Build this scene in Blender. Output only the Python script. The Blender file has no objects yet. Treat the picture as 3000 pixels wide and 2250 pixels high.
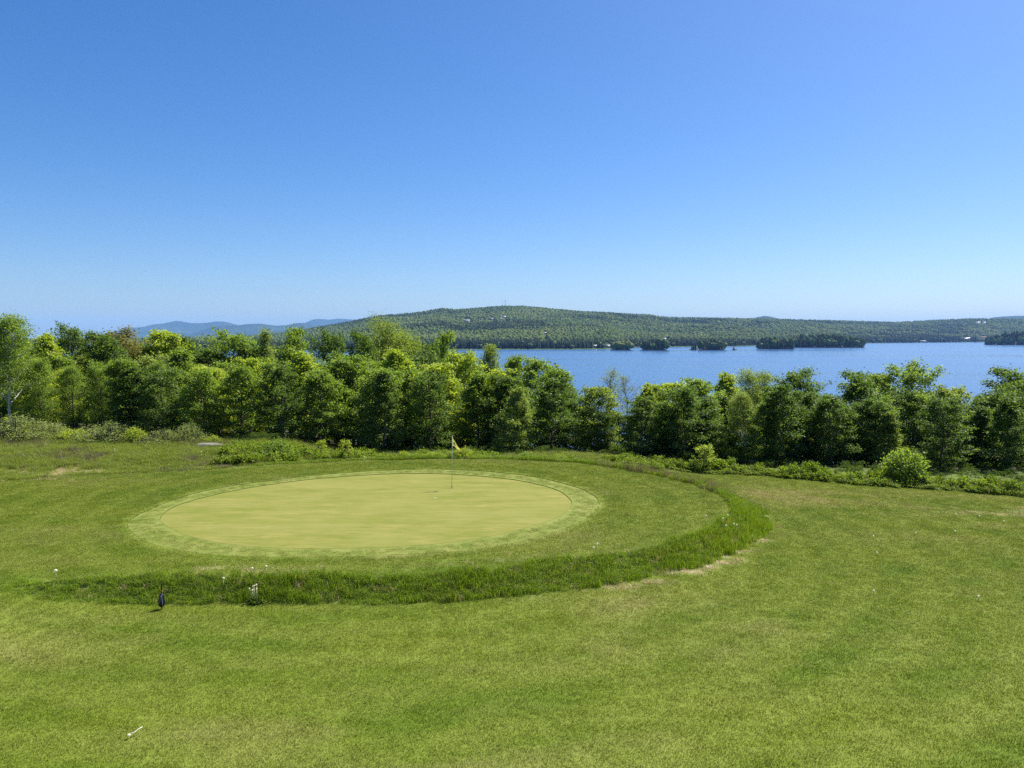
import bpy, math, random
import numpy as np
from mathutils import Vector

scene = bpy.context.scene
COL = scene.collection
R = math.radians

# ------------------------------------------------------------------ camera
cam_d = bpy.data.cameras.new("camera")
cam = bpy.data.objects.new("camera", cam_d)
COL.objects.link(cam)
cam_d.sensor_fit = 'HORIZONTAL'
cam_d.sensor_width = 36.0
cam_d.lens = 36.0 * 769.0 / 1024.0
cam_d.clip_start = 0.1
cam_d.clip_end = 90000.0
cam.location = (0.0, 0.0, 6.2)
cam.rotation_euler = (R(90.0) - math.atan(47.0 / 769.0), 0.0, 0.0)
scene.camera = cam
scene.render.resolution_x, scene.render.resolution_y = 1024, 768

# ------------------------------------------------------------------ sky, sun, exposure
SUN_EL, SUN_AZ = R(54.0), R(50.0)          # azimuth clockwise from +Y
world = bpy.data.worlds.new("World")
scene.world = world
world.use_nodes = True
wn, wl = world.node_tree.nodes, world.node_tree.links
wn.clear()
w_out = wn.new("ShaderNodeOutputWorld")
w_bg = wn.new("ShaderNodeBackground")
w_sky = wn.new("ShaderNodeTexSky")
w_sky.sky_type = 'NISHITA'
w_sky.sun_disc = False
w_sky.sun_elevation = SUN_EL
w_sky.sun_rotation = SUN_AZ
w_sky.altitude = 150
w_sky.air_density = 0.9
w_sky.dust_density = 1.05
w_sky.ozone_density = 6
w_hsv = wn.new("ShaderNodeHueSaturation")
w_hsv.inputs["Saturation"].default_value = 1.26
w_hsv.inputs["Hue"].default_value = 0.505
wl.new(w_sky.outputs[0], w_hsv.inputs["Color"])
wl.new(w_hsv.outputs[0], w_bg.inputs["Color"])
w_bg.inputs["Strength"].default_value = 0.070
wl.new(w_bg.outputs[0], w_out.inputs["Surface"])

sun_d = bpy.data.lights.new("sun", 'SUN')
sun_d.energy = 5.0
sun_d.angle = R(0.53)
sun_d.color = (1.0, 0.95, 0.86)
sun = bpy.data.objects.new("sun", sun_d)
COL.objects.link(sun)
SUN_VEC = Vector((math.sin(SUN_AZ) * math.cos(SUN_EL), math.cos(SUN_AZ) * math.cos(SUN_EL), math.sin(SUN_EL)))
sun.rotation_euler = (-SUN_VEC).to_track_quat('-Z', 'Y').to_euler()
sun.location = (60, 50, 90)

scene.view_settings.view_transform = 'Standard'
scene.view_settings.look = 'None'
scene.view_settings.exposure = 1.05
scene.view_settings.gamma = 1.0
scene.view_settings.use_curve_mapping = False
cy = scene.cycles
cy.max_bounces = 6
cy.diffuse_bounces = 3
cy.glossy_bounces = 3
cy.transmission_bounces = 4
cy.volume_bounces = 1
cy.transparent_max_bounces = 6
cy.caustics_reflective = False
cy.caustics_refractive = False
cy.use_denoising = False
cy.sample_clamp_indirect = 6.0

# ------------------------------------------------------------------ helpers
def ss(a, b, x):
    t = np.clip((np.asarray(x, float) - a) / (b - a), 0.0, 1.0)
    return t * t * (3 - 2 * t)

def vnoise(x, y, seed=0):
    """smooth value noise on numpy arrays, range 0..1"""
    x = np.asarray(x, float); y = np.asarray(y, float)
    xi = np.floor(x).astype(np.int64); yi = np.floor(y).astype(np.int64)
    xf = x - xi; yf = y - yi
    def h(a, b):
        n = (a * 374761393 + b * 668265263 + seed * 1442695041) & 0xFFFFFFFF
        n = ((n ^ (n >> 13)) * 1274126177) & 0xFFFFFFFF
        return ((n ^ (n >> 16)) & 0xFFFF) / 65535.0
    u = xf * xf * (3 - 2 * xf); v = yf * yf * (3 - 2 * yf)
    return (h(xi, yi) * (1 - u) + h(xi + 1, yi) * u) * (1 - v) + (h(xi, yi + 1) * (1 - u) + h(xi + 1, yi + 1) * u) * v

def fbm(x, y, octv=4, seed=0):
    s, a, t = 0.0, 1.0, 0.0
    for i in range(octv):
        s = s + a * vnoise(x * 2 ** i, y * 2 ** i, seed + i); t += a; a *= 0.5
    return s / t

def mesh_np(name, verts, faces, smooth=False):
    """mesh from arrays; faces: an (n,k) array or a list of such arrays"""
    if not isinstance(faces, (list, tuple)):
        faces = [faces]
    faces = [np.asarray(f, np.int32) for f in faces if len(f)]
    me = bpy.data.meshes.new(name)
    verts = np.asarray(verts, np.float32)
    me.vertices.add(len(verts))
    me.vertices.foreach_set("co", verts.ravel())
    loops = np.concatenate([f.ravel() for f in faces])
    tot = np.concatenate([np.full(len(f), f.shape[1], np.int32) for f in faces])
    start = np.concatenate([[0], np.cumsum(tot)[:-1]]).astype(np.int32)
    me.loops.add(len(loops)); me.loops.foreach_set("vertex_index", loops)
    me.polygons.add(len(tot)); me.polygons.foreach_set("loop_start", start); me.polygons.foreach_set("loop_total", tot)
    if smooth:
        me.polygons.foreach_set("use_smooth", np.ones(len(tot), bool))
    me.update(calc_edges=True)
    return me

def link(name, me, mat=None, parent=None, loc=None, rot=None, scale=None):
    o = bpy.data.objects.new(name, me)
    COL.objects.link(o)
    if mat is not None:
        if len(me.materials) == 0:
            me.materials.append(mat)
        elif me.materials[0] is not mat:
            o.material_slots[0].link = 'OBJECT'
            o.material_slots[0].material = mat
    if parent is not None: o.parent = parent
    if loc is not None: o.location = loc
    if rot is not None: o.rotation_euler = rot
    if scale is not None: o.scale = scale
    return o

def tag(o, label=None, category=None, group=None, kind=None):
    if label: o["label"] = label
    if category: o["category"] = category
    if group: o["group"] = group
    if kind: o["kind"] = kind
    return o

def thing(name, loc, label, category, group=None, rz=0.0):
    o = bpy.data.objects.new(name, None)
    o.empty_display_size = 0.3
    COL.objects.link(o)
    o.location = loc
    o.rotation_euler = (0, 0, rz)
    return tag(o, label, category, group)

class Geo:
    """collects simple shapes into one mesh"""
    def __init__(self):
        self.v, self.q, self.t, self.n = [], [], [], 0
    def add(self, v, quads=None, tris=None):
        v = np.asarray(v, float).reshape(-1, 3)
        if quads is not None and len(quads): self.q.append(np.asarray(quads, int) + self.n)
        if tris is not None and len(tris): self.t.append(np.asarray(tris, int) + self.n)
        self.v.append(v); self.n += len(v)
    def tube(self, pts, rad, sides=6, cap=True):
        pts = np.asarray(pts, float); k = len(pts)
        rad = np.broadcast_to(np.asarray(rad, float), (k,))
        d = np.gradient(pts, axis=0); d /= np.linalg.norm(d, axis=1, keepdims=True) + 1e-9
        ref = np.array([0.0, 0.0, 1.0]) if abs(d[0][2]) < 0.9 else np.array([1.0, 0.0, 0.0])
        u = np.cross(d, ref); u /= np.linalg.norm(u, axis=1, keepdims=True) + 1e-9
        w = np.cross(d, u)
        a = np.linspace(0, 2 * math.pi, sides, endpoint=False)
        ring = pts[:, None, :] + rad[:, None, None] * (np.cos(a)[None, :, None] * u[:, None, :] + np.sin(a)[None, :, None] * w[:, None, :])
        i = np.arange(k - 1)[:, None] * sides; j = np.arange(sides)[None, :]; jn = (j + 1) % sides
        q = np.stack([i + j, i + jn, i + sides + jn, i + sides + j], -1).reshape(-1, 4)
        v = ring.reshape(-1, 3); t = []
        if cap:
            v = np.vstack([v, pts[0], pts[-1]]); c0, c1 = k * sides, k * sides + 1
            for s in range(sides):
                t.append((c0, (s + 1) % sides, s)); t.append((c1, (k - 1) * sides + s, (k - 1) * sides + (s + 1) % sides))
        self.add(v, q, t)
    def lathe(self, prof, sides=20, centre=(0, 0, 0)):
        prof = np.asarray(prof, float)
        pts = np.column_stack([np.full(len(prof), centre[0]), np.full(len(prof), centre[1]), prof[:, 1] + centre[2]])
        a = np.linspace(0, 2 * math.pi, sides, endpoint=False)
        ring = pts[:, None, :] + prof[:, 0][:, None, None] * np.stack([np.cos(a), np.sin(a), 0 * a], -1)[None]
        k = len(prof); i = np.arange(k - 1)[:, None] * sides; j = np.arange(sides)[None, :]; jn = (j + 1) % sides
        self.add(ring.reshape(-1, 3), np.stack([i + j, i + jn, i + sides + jn, i + sides + j], -1).reshape(-1, 4))
    def box(self, lo, hi):
        (x0, y0, z0), (x1, y1, z1) = lo, hi
        self.add([(x0, y0, z0), (x1, y0, z0), (x1, y1, z0), (x0, y1, z0), (x0, y0, z1), (x1, y0, z1), (x1, y1, z1), (x0, y1, z1)],
                 [(0, 3, 2, 1), (4, 5, 6, 7), (0, 1, 5, 4), (1, 2, 6, 5), (2, 3, 7, 6), (3, 0, 4, 7)])
    def mesh(self, name, smooth=False):
        f = []
        if self.q: f.append(np.vstack(self.q))
        if self.t: f.append(np.vstack(self.t))
        return mesh_np(name, np.vstack(self.v), f, smooth)

# ------------------------------------------------------------------ materials
class NT:
    """tiny helper to wire nodes"""
    def __init__(self, name):
        self.m = bpy.data.materials.new(name); self.m.use_nodes = True
        self.n = self.m.node_tree.nodes; self.l = self.m.node_tree.links
        self.n.clear(); self.out = self.n.new("ShaderNodeOutputMaterial")
    def node(self, t, **kw):
        nd = self.n.new(t)
        for k, v in kw.items(): setattr(nd, k, v)
        return nd
    def set(self, nd, **kw):
        for k, v in kw.items():
            s = nd.inputs[k.replace("_", " ")]
            if hasattr(v, "links") or hasattr(v, "is_output"): self.l.new(v, s)
            else: s.default_value = v
        return nd
    def noise(self, vec, scale, detail=3.0, rough=0.55, dist=0.0):
        nd = self.node("ShaderNodeTexNoise")
        self.l.new(vec, nd.inputs["Vector"])
        nd.inputs["Scale"].default_value = scale; nd.inputs["Detail"].default_value = detail
        nd.inputs["Roughness"].default_value = rough; nd.inputs["Distortion"].default_value = dist
        return nd.outputs["Fac"]
    def ramp(self, fac, stops):
        nd = self.node("ShaderNodeValToRGB")
        cr = nd.color_ramp
        while len(cr.elements) < len(stops): cr.elements.new(0.5)
        for e, (p, c) in zip(cr.elements, stops):
            e.position = p; e.color = (*c, 1.0) if len(c) == 3 else c
        self.l.new(fac, nd.inputs["Fac"])
        return nd.outputs["Color"]
    def mix(self, fac, a, b, mode='MIX'):
        nd = self.node("ShaderNodeMix", data_type='RGBA', blend_type=mode)
        for s, v in ((nd.inputs[0], fac), (nd.inputs[6], a), (nd.inputs[7], b)):
            if hasattr(v, "is_output"): self.l.new(v, s)
            elif isinstance(v, (int, float)): s.default_value = v
            else: s.default_value = (*v, 1.0)
        return nd.outputs[2]
    def math(self, op, a, b=None, clamp=False):
        nd = self.node("ShaderNodeMath", operation=op, use_clamp=clamp)
        for s, v in ((nd.inputs[0], a), (nd.inputs[1], b)):
            if v is None: continue
            if hasattr(v, "is_output"): self.l.new(v, s)
            else: s.default_value = v
        return nd.outputs[0]
    def maprange(self, v, a, b, c=0.0, d=1.0):
        nd = self.node("ShaderNodeMapRange")
        self.l.new(v, nd.inputs[0])
        for i, q in enumerate((a, b, c, d)): nd.inputs[i + 1].default_value = q
        return nd.outputs[0]
    def position(self, scale=None):
        p = self.node("ShaderNodeNewGeometry").outputs["Position"]
        if scale is None: return p
        mp = self.node("ShaderNodeMapping"); mp.inputs["Scale"].default_value = scale
        self.l.new(p, mp.inputs["Vector"]); return mp.outputs["Vector"]
    def attr(self, name):
        return self.node("ShaderNodeAttribute", attribute_name=name).outputs["Color"]
    def bump(self, h, strength=0.4, dist=0.05):
        nd = self.node("ShaderNodeBump")
        nd.inputs["Strength"].default_value = strength; nd.inputs["Distance"].default_value = dist
        self.l.new(h, nd.inputs["Height"]); return nd.outputs["Normal"]
    def principled(self, color, rough=0.7, spec=0.3, normal=None, metal=0.0, coat=0.0):
        b = self.node("ShaderNodeBsdfPrincipled")
        if hasattr(color, "is_output"): self.l.new(color, b.inputs["Base Color"])
        else: b.inputs["Base Color"].default_value = (*color, 1.0)
        if hasattr(rough, "is_output"): self.l.new(rough, b.inputs["Roughness"])
        else: b.inputs["Roughness"].default_value = rough
        b.inputs["Specular IOR Level"].default_value = spec
        b.inputs["Metallic"].default_value = metal
        b.inputs["Coat Weight"].default_value = coat
        if normal is not None: self.l.new(normal, b.inputs["Normal"])
        return b
    def done(self, shader):
        self.l.new(shader.outputs[0], self.out.inputs["Surface"]); return self.m

def plain(name, color, rough=0.6, spec=0.4, metal=0.0, coat=0.0, var=0.12, scale=6.0):
    t = NT(name)
    f = t.noise(t.position(), scale, 4.0)
    c = t.mix(f, [x * (1 - var) for x in color], [min(1.0, x * (1 + var)) for x in color])
    return t.done(t.principled(c, rough, spec, None, metal, coat))

def leaf_material(name, dark, light, trans=0.42, rough=0.5, spec=0.2):
    """thin leaf: per-leaf and per-plant colour, light shining through"""
    t = NT(name)
    isl = t.node("ShaderNodeNewGeometry").outputs["Random Per Island"]
    rnd = t.node("ShaderNodeObjectInfo").outputs["Random"]
    f = t.math('ADD', t.math('MULTIPLY', isl, 0.7), t.math('MULTIPLY', rnd, 0.3))
    c = t.mix(f, dark, light)
    b = t.principled(c, rough, spec)
    tr = t.node("ShaderNodeBsdfTranslucent")
    t.l.new(t.mix(1.0, c, (1.25, 1.4, 0.5), 'MULTIPLY'), tr.inputs["Color"])
    mx = t.node("ShaderNodeMixShader"); mx.inputs[0].default_value = trans
    t.l.new(b.outputs[0], mx.inputs[1]); t.l.new(tr.outputs[0], mx.inputs[2])
    return t.done(mx)

# ------------------------------------------------------------------ scattering for masses nobody could count
def scatter(name, pts, rot, scl, idx, protos, label, mat=None):
    """one 'stuff' object: a point mesh whose geometry nodes place low plants from an unlinked collection"""
    n = len(pts)
    me = bpy.data.meshes.new(name)
    me.vertices.add(n); me.vertices.foreach_set("co", np.asarray(pts, np.float32).ravel())
    for an, tp, key, val in (("rot", 'FLOAT_VECTOR', "vector", rot), ("scl", 'FLOAT_VECTOR', "vector", scl), ("idx", 'INT', "value", idx)):
        a = me.attributes.new(an, tp, 'POINT')
        a.data.foreach_set(key, np.asarray(val, np.int32 if tp == 'INT' else np.float32).ravel())
    me.update()
    c = bpy.data.collections.new(name + "_kinds")
    for p in protos: c.objects.link(p)
    ng = bpy.data.node_groups.new(name + "_scatter", 'GeometryNodeTree')
    ng.interface.new_socket("Geometry", in_out='INPUT', socket_type='NodeSocketGeometry')
    ng.interface.new_socket("Geometry", in_out='OUTPUT', socket_type='NodeSocketGeometry')
    N, L = ng.nodes, ng.links
    gi, go = N.new("NodeGroupInput"), N.new("NodeGroupOutput")
    iop = N.new("GeometryNodeInstanceOnPoints")
    ci = N.new("GeometryNodeCollectionInfo")
    ci.inputs["Collection"].default_value = c
    ci.inputs["Separate Children"].default_value = True
    ci.inputs["Reset Children"].default_value = True
    def named(a, tp):
        q = N.new("GeometryNodeInputNamedAttribute"); q.data_type = tp; q.inputs["Name"].default_value = a
        return q.outputs["Attribute"]
    L.new(gi.outputs[0], iop.inputs["Points"])
    L.new(ci.outputs[0], iop.inputs["Instance"])
    iop.inputs["Pick Instance"].default_value = True
    L.new(named("idx", 'INT'), iop.inputs["Instance Index"])
    e2r = N.new("FunctionNodeEulerToRotation")
    L.new(named("rot", 'FLOAT_VECTOR'), e2r.inputs[0]); L.new(e2r.outputs[0], iop.inputs["Rotation"])
    L.new(named("scl", 'FLOAT_VECTOR'), iop.inputs["Scale"])
    L.new(iop.outputs[0], go.inputs[0])
    o = link(name, me)
    md = o.modifiers.new("scatter", 'NODES'); md.node_group = ng
    return tag(o, label, None, None, "stuff")

def proto(name, me, mat):
    o = bpy.data.objects.new(name, me)
    if len(me.materials) == 0: me.materials.append(mat)
    return o

# ------------------------------------------------------------------ surveyed positions (metres; x right, y away, z up)
TREES = [
 (-30.01, 46, 7.47, 2.17, 'birch', 'mid', 'tall birch with a bare white trunk at the left edge of the wood'),
 (-36.14, 52, 6.94, 2.2, 'maple', 'mid', 'green maple cut off by the left picture edge behind the tall birch'),
 (-32.89, 54, 6.3, 1.74, 'maple', 'lime', 'yellow-green maple top just right of the tall left-edge birch'),
 (-28.73, 46.5, 4.91, 1.27, 'aspen', 'mid', 'slim green aspen in front of the yellow-green maple near the left edge'),
 (-35.89, 63, 7.1, 1.57, 'oak', 'dark', 'dark oak whose knobbly crown tops the left skyline'),
 (-31.47, 58, 6.44, 1.87, 'oak', 'dark', 'dark oak leaning against the right flank of the knobbly skyline oak'),
 (-32.59, 64, 6.8, 1.99, 'oak', 'brown', 'oak with dull reddish brown foliage below the left end of the blue mountains'),
 (-30.84, 66, 6.65, 2.3, 'maple', 'lime', 'lime green maple crown under the highest blue mountain peak'),
 (-28.41, 68, 6.12, 1.01, 'oak', 'dark', 'small dark pointed crown between the lime maple and the broad green maple'),
 (-27.6, 48, 4.33, 1.31, 'aspen', 'mid', 'mid-green aspen above the pale willow shrubs on the left'),
 (-26.86, 50, 4.48, 1.49, 'aspen', 'mid', 'soft green aspen below the reddish brown oak'),
 (-23.94, 49, 4.3, 1.46, 'maple', 'dark', 'dark maple behind the pale grey-green shrub clump on the left'),
 (-21.05, 46, 4.21, 1.49, 'maple', 'dark', 'dark maple with bright flat leaf layers low down behind the pale shrubs'),
 (-24.21, 56, 5.27, 2.09, 'maple', 'mid', 'broad mid-green maple in the left middle of the wood'),
 (-22.24, 62, 6.59, 2.16, 'oak', 'mid', 'green oak crown standing against the pale middle of the blue mountains'),
 (-17.95, 47, 4.27, 1.64, 'maple', 'lime', 'lime green maple behind the flat grey rock'),
 (-19.4, 60, 6.71, 0.75, 'poplar', 'pale', 'narrow pale green poplar spire on the left skyline'),
 (-19.87, 68, 6.93, 1.69, 'oak', 'mid', 'rounded green oak crown where the blue mountains meet the green hill'),
 (-17.09, 51, 4.78, 1.65, 'maple', 'lime', 'lime maple between the poplar spire and the dark bush'),
 (-18.35, 45.5, 4.23, 1.13, 'maple', 'mid', 'slim young maple above the grey rock'),
 (-18.96, 82, 6.75, 1.94, 'oak', 'dark', 'left one of two dark round crowns rising before the green hill'),
 (-16.01, 80, 6.67, 1.89, 'oak', 'dark', 'right one of two dark round crowns rising before the green hill'),
 (-14.34, 53, 5.08, 1.98, 'maple', 'lime', 'yellow-green maple left of the centre of the wood'),
 (-11.32, 51, 4.9, 1.77, 'maple', 'mid', 'mid-green maple below the two dark round crowns'),
 (-11.59, 47, 4.16, 1.4, 'maple', 'mid', 'shaded green maple behind the two little bright saplings'),
 (-12.18, 86, 8.0, 3.42, 'willow', 'olive', 'large feathery olive willow, the highest crown in the middle of the wood'),
 (-14.7, 84, 6.1, 1.15, 'oak', 'olive', 'small olive crown touching the left side of the large feathery willow'),
 (-6.14, 77, 6.52, 1.63, 'oak', 'mid', 'round-headed oak on a visible stem right of the large feathery willow'),
 (-7.81, 74, 5.46, 1.1, 'maple', 'dark', 'dark pointed maple between the feathery willow and the round-headed oak'),
 (-7.58, 51, 5.24, 1.9, 'maple', 'lime', 'bright lime maple directly below the feathery willow'),
 (-8.77, 47, 4.16, 1.52, 'maple', 'mid', 'leafy maple in the front row right of the bright saplings'),
 (-4.95, 48.5, 4.47, 1.69, 'maple', 'lime', 'lime maple in the front row left of the flag'),
 (-3.17, 53, 5.08, 1.58, 'maple', 'lime', 'lime maple whose top reaches up above the flag to the lake shore'),
 (-1.65, 62, 5.52, 1.08, 'aspen', 'pale', 'pale thin-topped aspen standing before the left end of the lake'),
 (-2.13, 48, 3.91, 1.31, 'maple', 'mid', 'mid-green maple directly behind the flag'),
 (-0.53, 47.5, 3.72, 1.53, 'maple', 'dark', 'dark maple right of the flag'),
 (0.0, 61, 4.64, 1.21, 'maple', 'mid', 'green maple top left of the lake-side gap'),
 (1.65, 59, 4.48, 1.76, 'maple', 'mid', 'dense green maple left of the sparse grey tree tops'),
 (0.24, 44.5, 3.18, 1.05, 'maple', 'pale', 'sunlit pale maple at the front of the wood right of the flag'),
 (4.03, 56, 3.77, 1.95, 'maple', 'mid', 'green maple with two humps at the near edge of the lake view'),
 (2.35, 46, 3.7, 1.37, 'maple', 'dark', 'dark maple below the two-humped maple'),
 (7.47, 66, 3.55, 1.97, 'sparse', 'olive', 'thin grey-twigged tree with sparse olive leaves before the lake'),
 (9.64, 62, 3.16, 1.23, 'sparse', 'olive', 'nearly bare leaning grey tree right of the sparse olive one'),
 (5.33, 47, 3.12, 2.34, 'maple', 'olive', 'broad dark olive maple below the sparse grey tree tops'),
 (9.73, 54, 2.78, 1.48, 'maple', 'lime', 'low lime maple with drooping tips in the gap before the lake'),
 (10.13, 49, 3.27, 1.83, 'maple', 'lime', 'yellow-lime maple right of the gap before the lake'),
 (12.83, 52, 3.32, 1.81, 'maple', 'mid', 'upright green maple right of the yellow-lime maple'),
 (10.21, 45, 3.25, 1.34, 'maple', 'dark', 'shaded maple left of the bright roadside sapling'),
 (16.08, 57, 3.4, 1.7, 'maple', 'lime', 'yellow-green maple left of the grey birch'),
 (15.78, 49, 4.08, 1.83, 'birch', 'olive', 'grey-olive birch with pale forked stems right of the middle'),
 (13.92, 46, 2.88, 1.26, 'birch', 'olive', 'second pale-stemmed birch just left of the grey-olive one'),
 (21.88, 59, 3.7, 1.91, 'oak', 'dark', 'dark oak with one branch reaching right over the lake'),
 (21.66, 50, 3.86, 1.99, 'oak', 'dark', 'dense oval oak in the right half between two lake views'),
 (17.91, 46, 2.88, 1.37, 'maple', 'dark', 'shaded maple below the oak with the reaching branch'),
 (29.2, 62, 3.18, 2.0, 'maple', 'olive', 'olive maple wedged between the dense oval oak and the big domed oak'),
 (29.1, 57, 4.29, 3.26, 'oak', 'mid', 'big domed oak, tallest crown on the right side'),
 (28.36, 50, 2.92, 1.49, 'maple', 'olive', 'olive maple on the right shoulder of the big domed oak'),
 (21.82, 44.5, 1.79, 2.21, 'maple', 'olive', 'spreading maple behind the leafy bush on the right'),
 (33.03, 52, 3.99, 2.2, 'oak', 'dark', 'tall green oak near the right picture edge'),
 (28.35, 47, 2.49, 2.1, 'maple', 'dark', 'spreading olive maple left of the tall right-edge oak'),
 (32.54, 48, 3.48, 1.79, 'oak', 'dark', 'dark oak cut off by the right picture edge'),
 (18.62, 44.5, 2.79, 1.33, 'maple', 'dark', 'slim dark maple under the dense oval oak'),
 (24.4, 43.5, 2.77, 1.41, 'maple', 'dark', 'slim dark maple right of the leafy bush'),
 (27.95, 43, 2.71, 1.5, 'maple', 'dark', 'slim dark maple at the field edge under the tall right-edge oak'),
 (15.83, 44.5, 3.38, 1.22, 'maple', 'dark', 'slim dark maple behind the pale birch stems'),
 (7.61, 45, 2.65, 1.34, 'maple', 'dark', 'slim dark maple behind the weeds right of the green'),
 (-4.95, 45.5, 4.03, 1.24, 'maple', 'dark', 'slim dark maple in the shade left of the flag'),
 (-7.5, 45, 4.15, 1.23, 'maple', 'dark', 'slim dark maple behind the far edge of the green'),
 (-13.64, 45.5, 4.53, 1.24, 'maple', 'dark', 'slim dark maple behind the big dark bush'),
 (-16.34, 46, 4.41, 1.2, 'maple', 'mid', 'slim green maple left of the big dark bush'),
]
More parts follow.
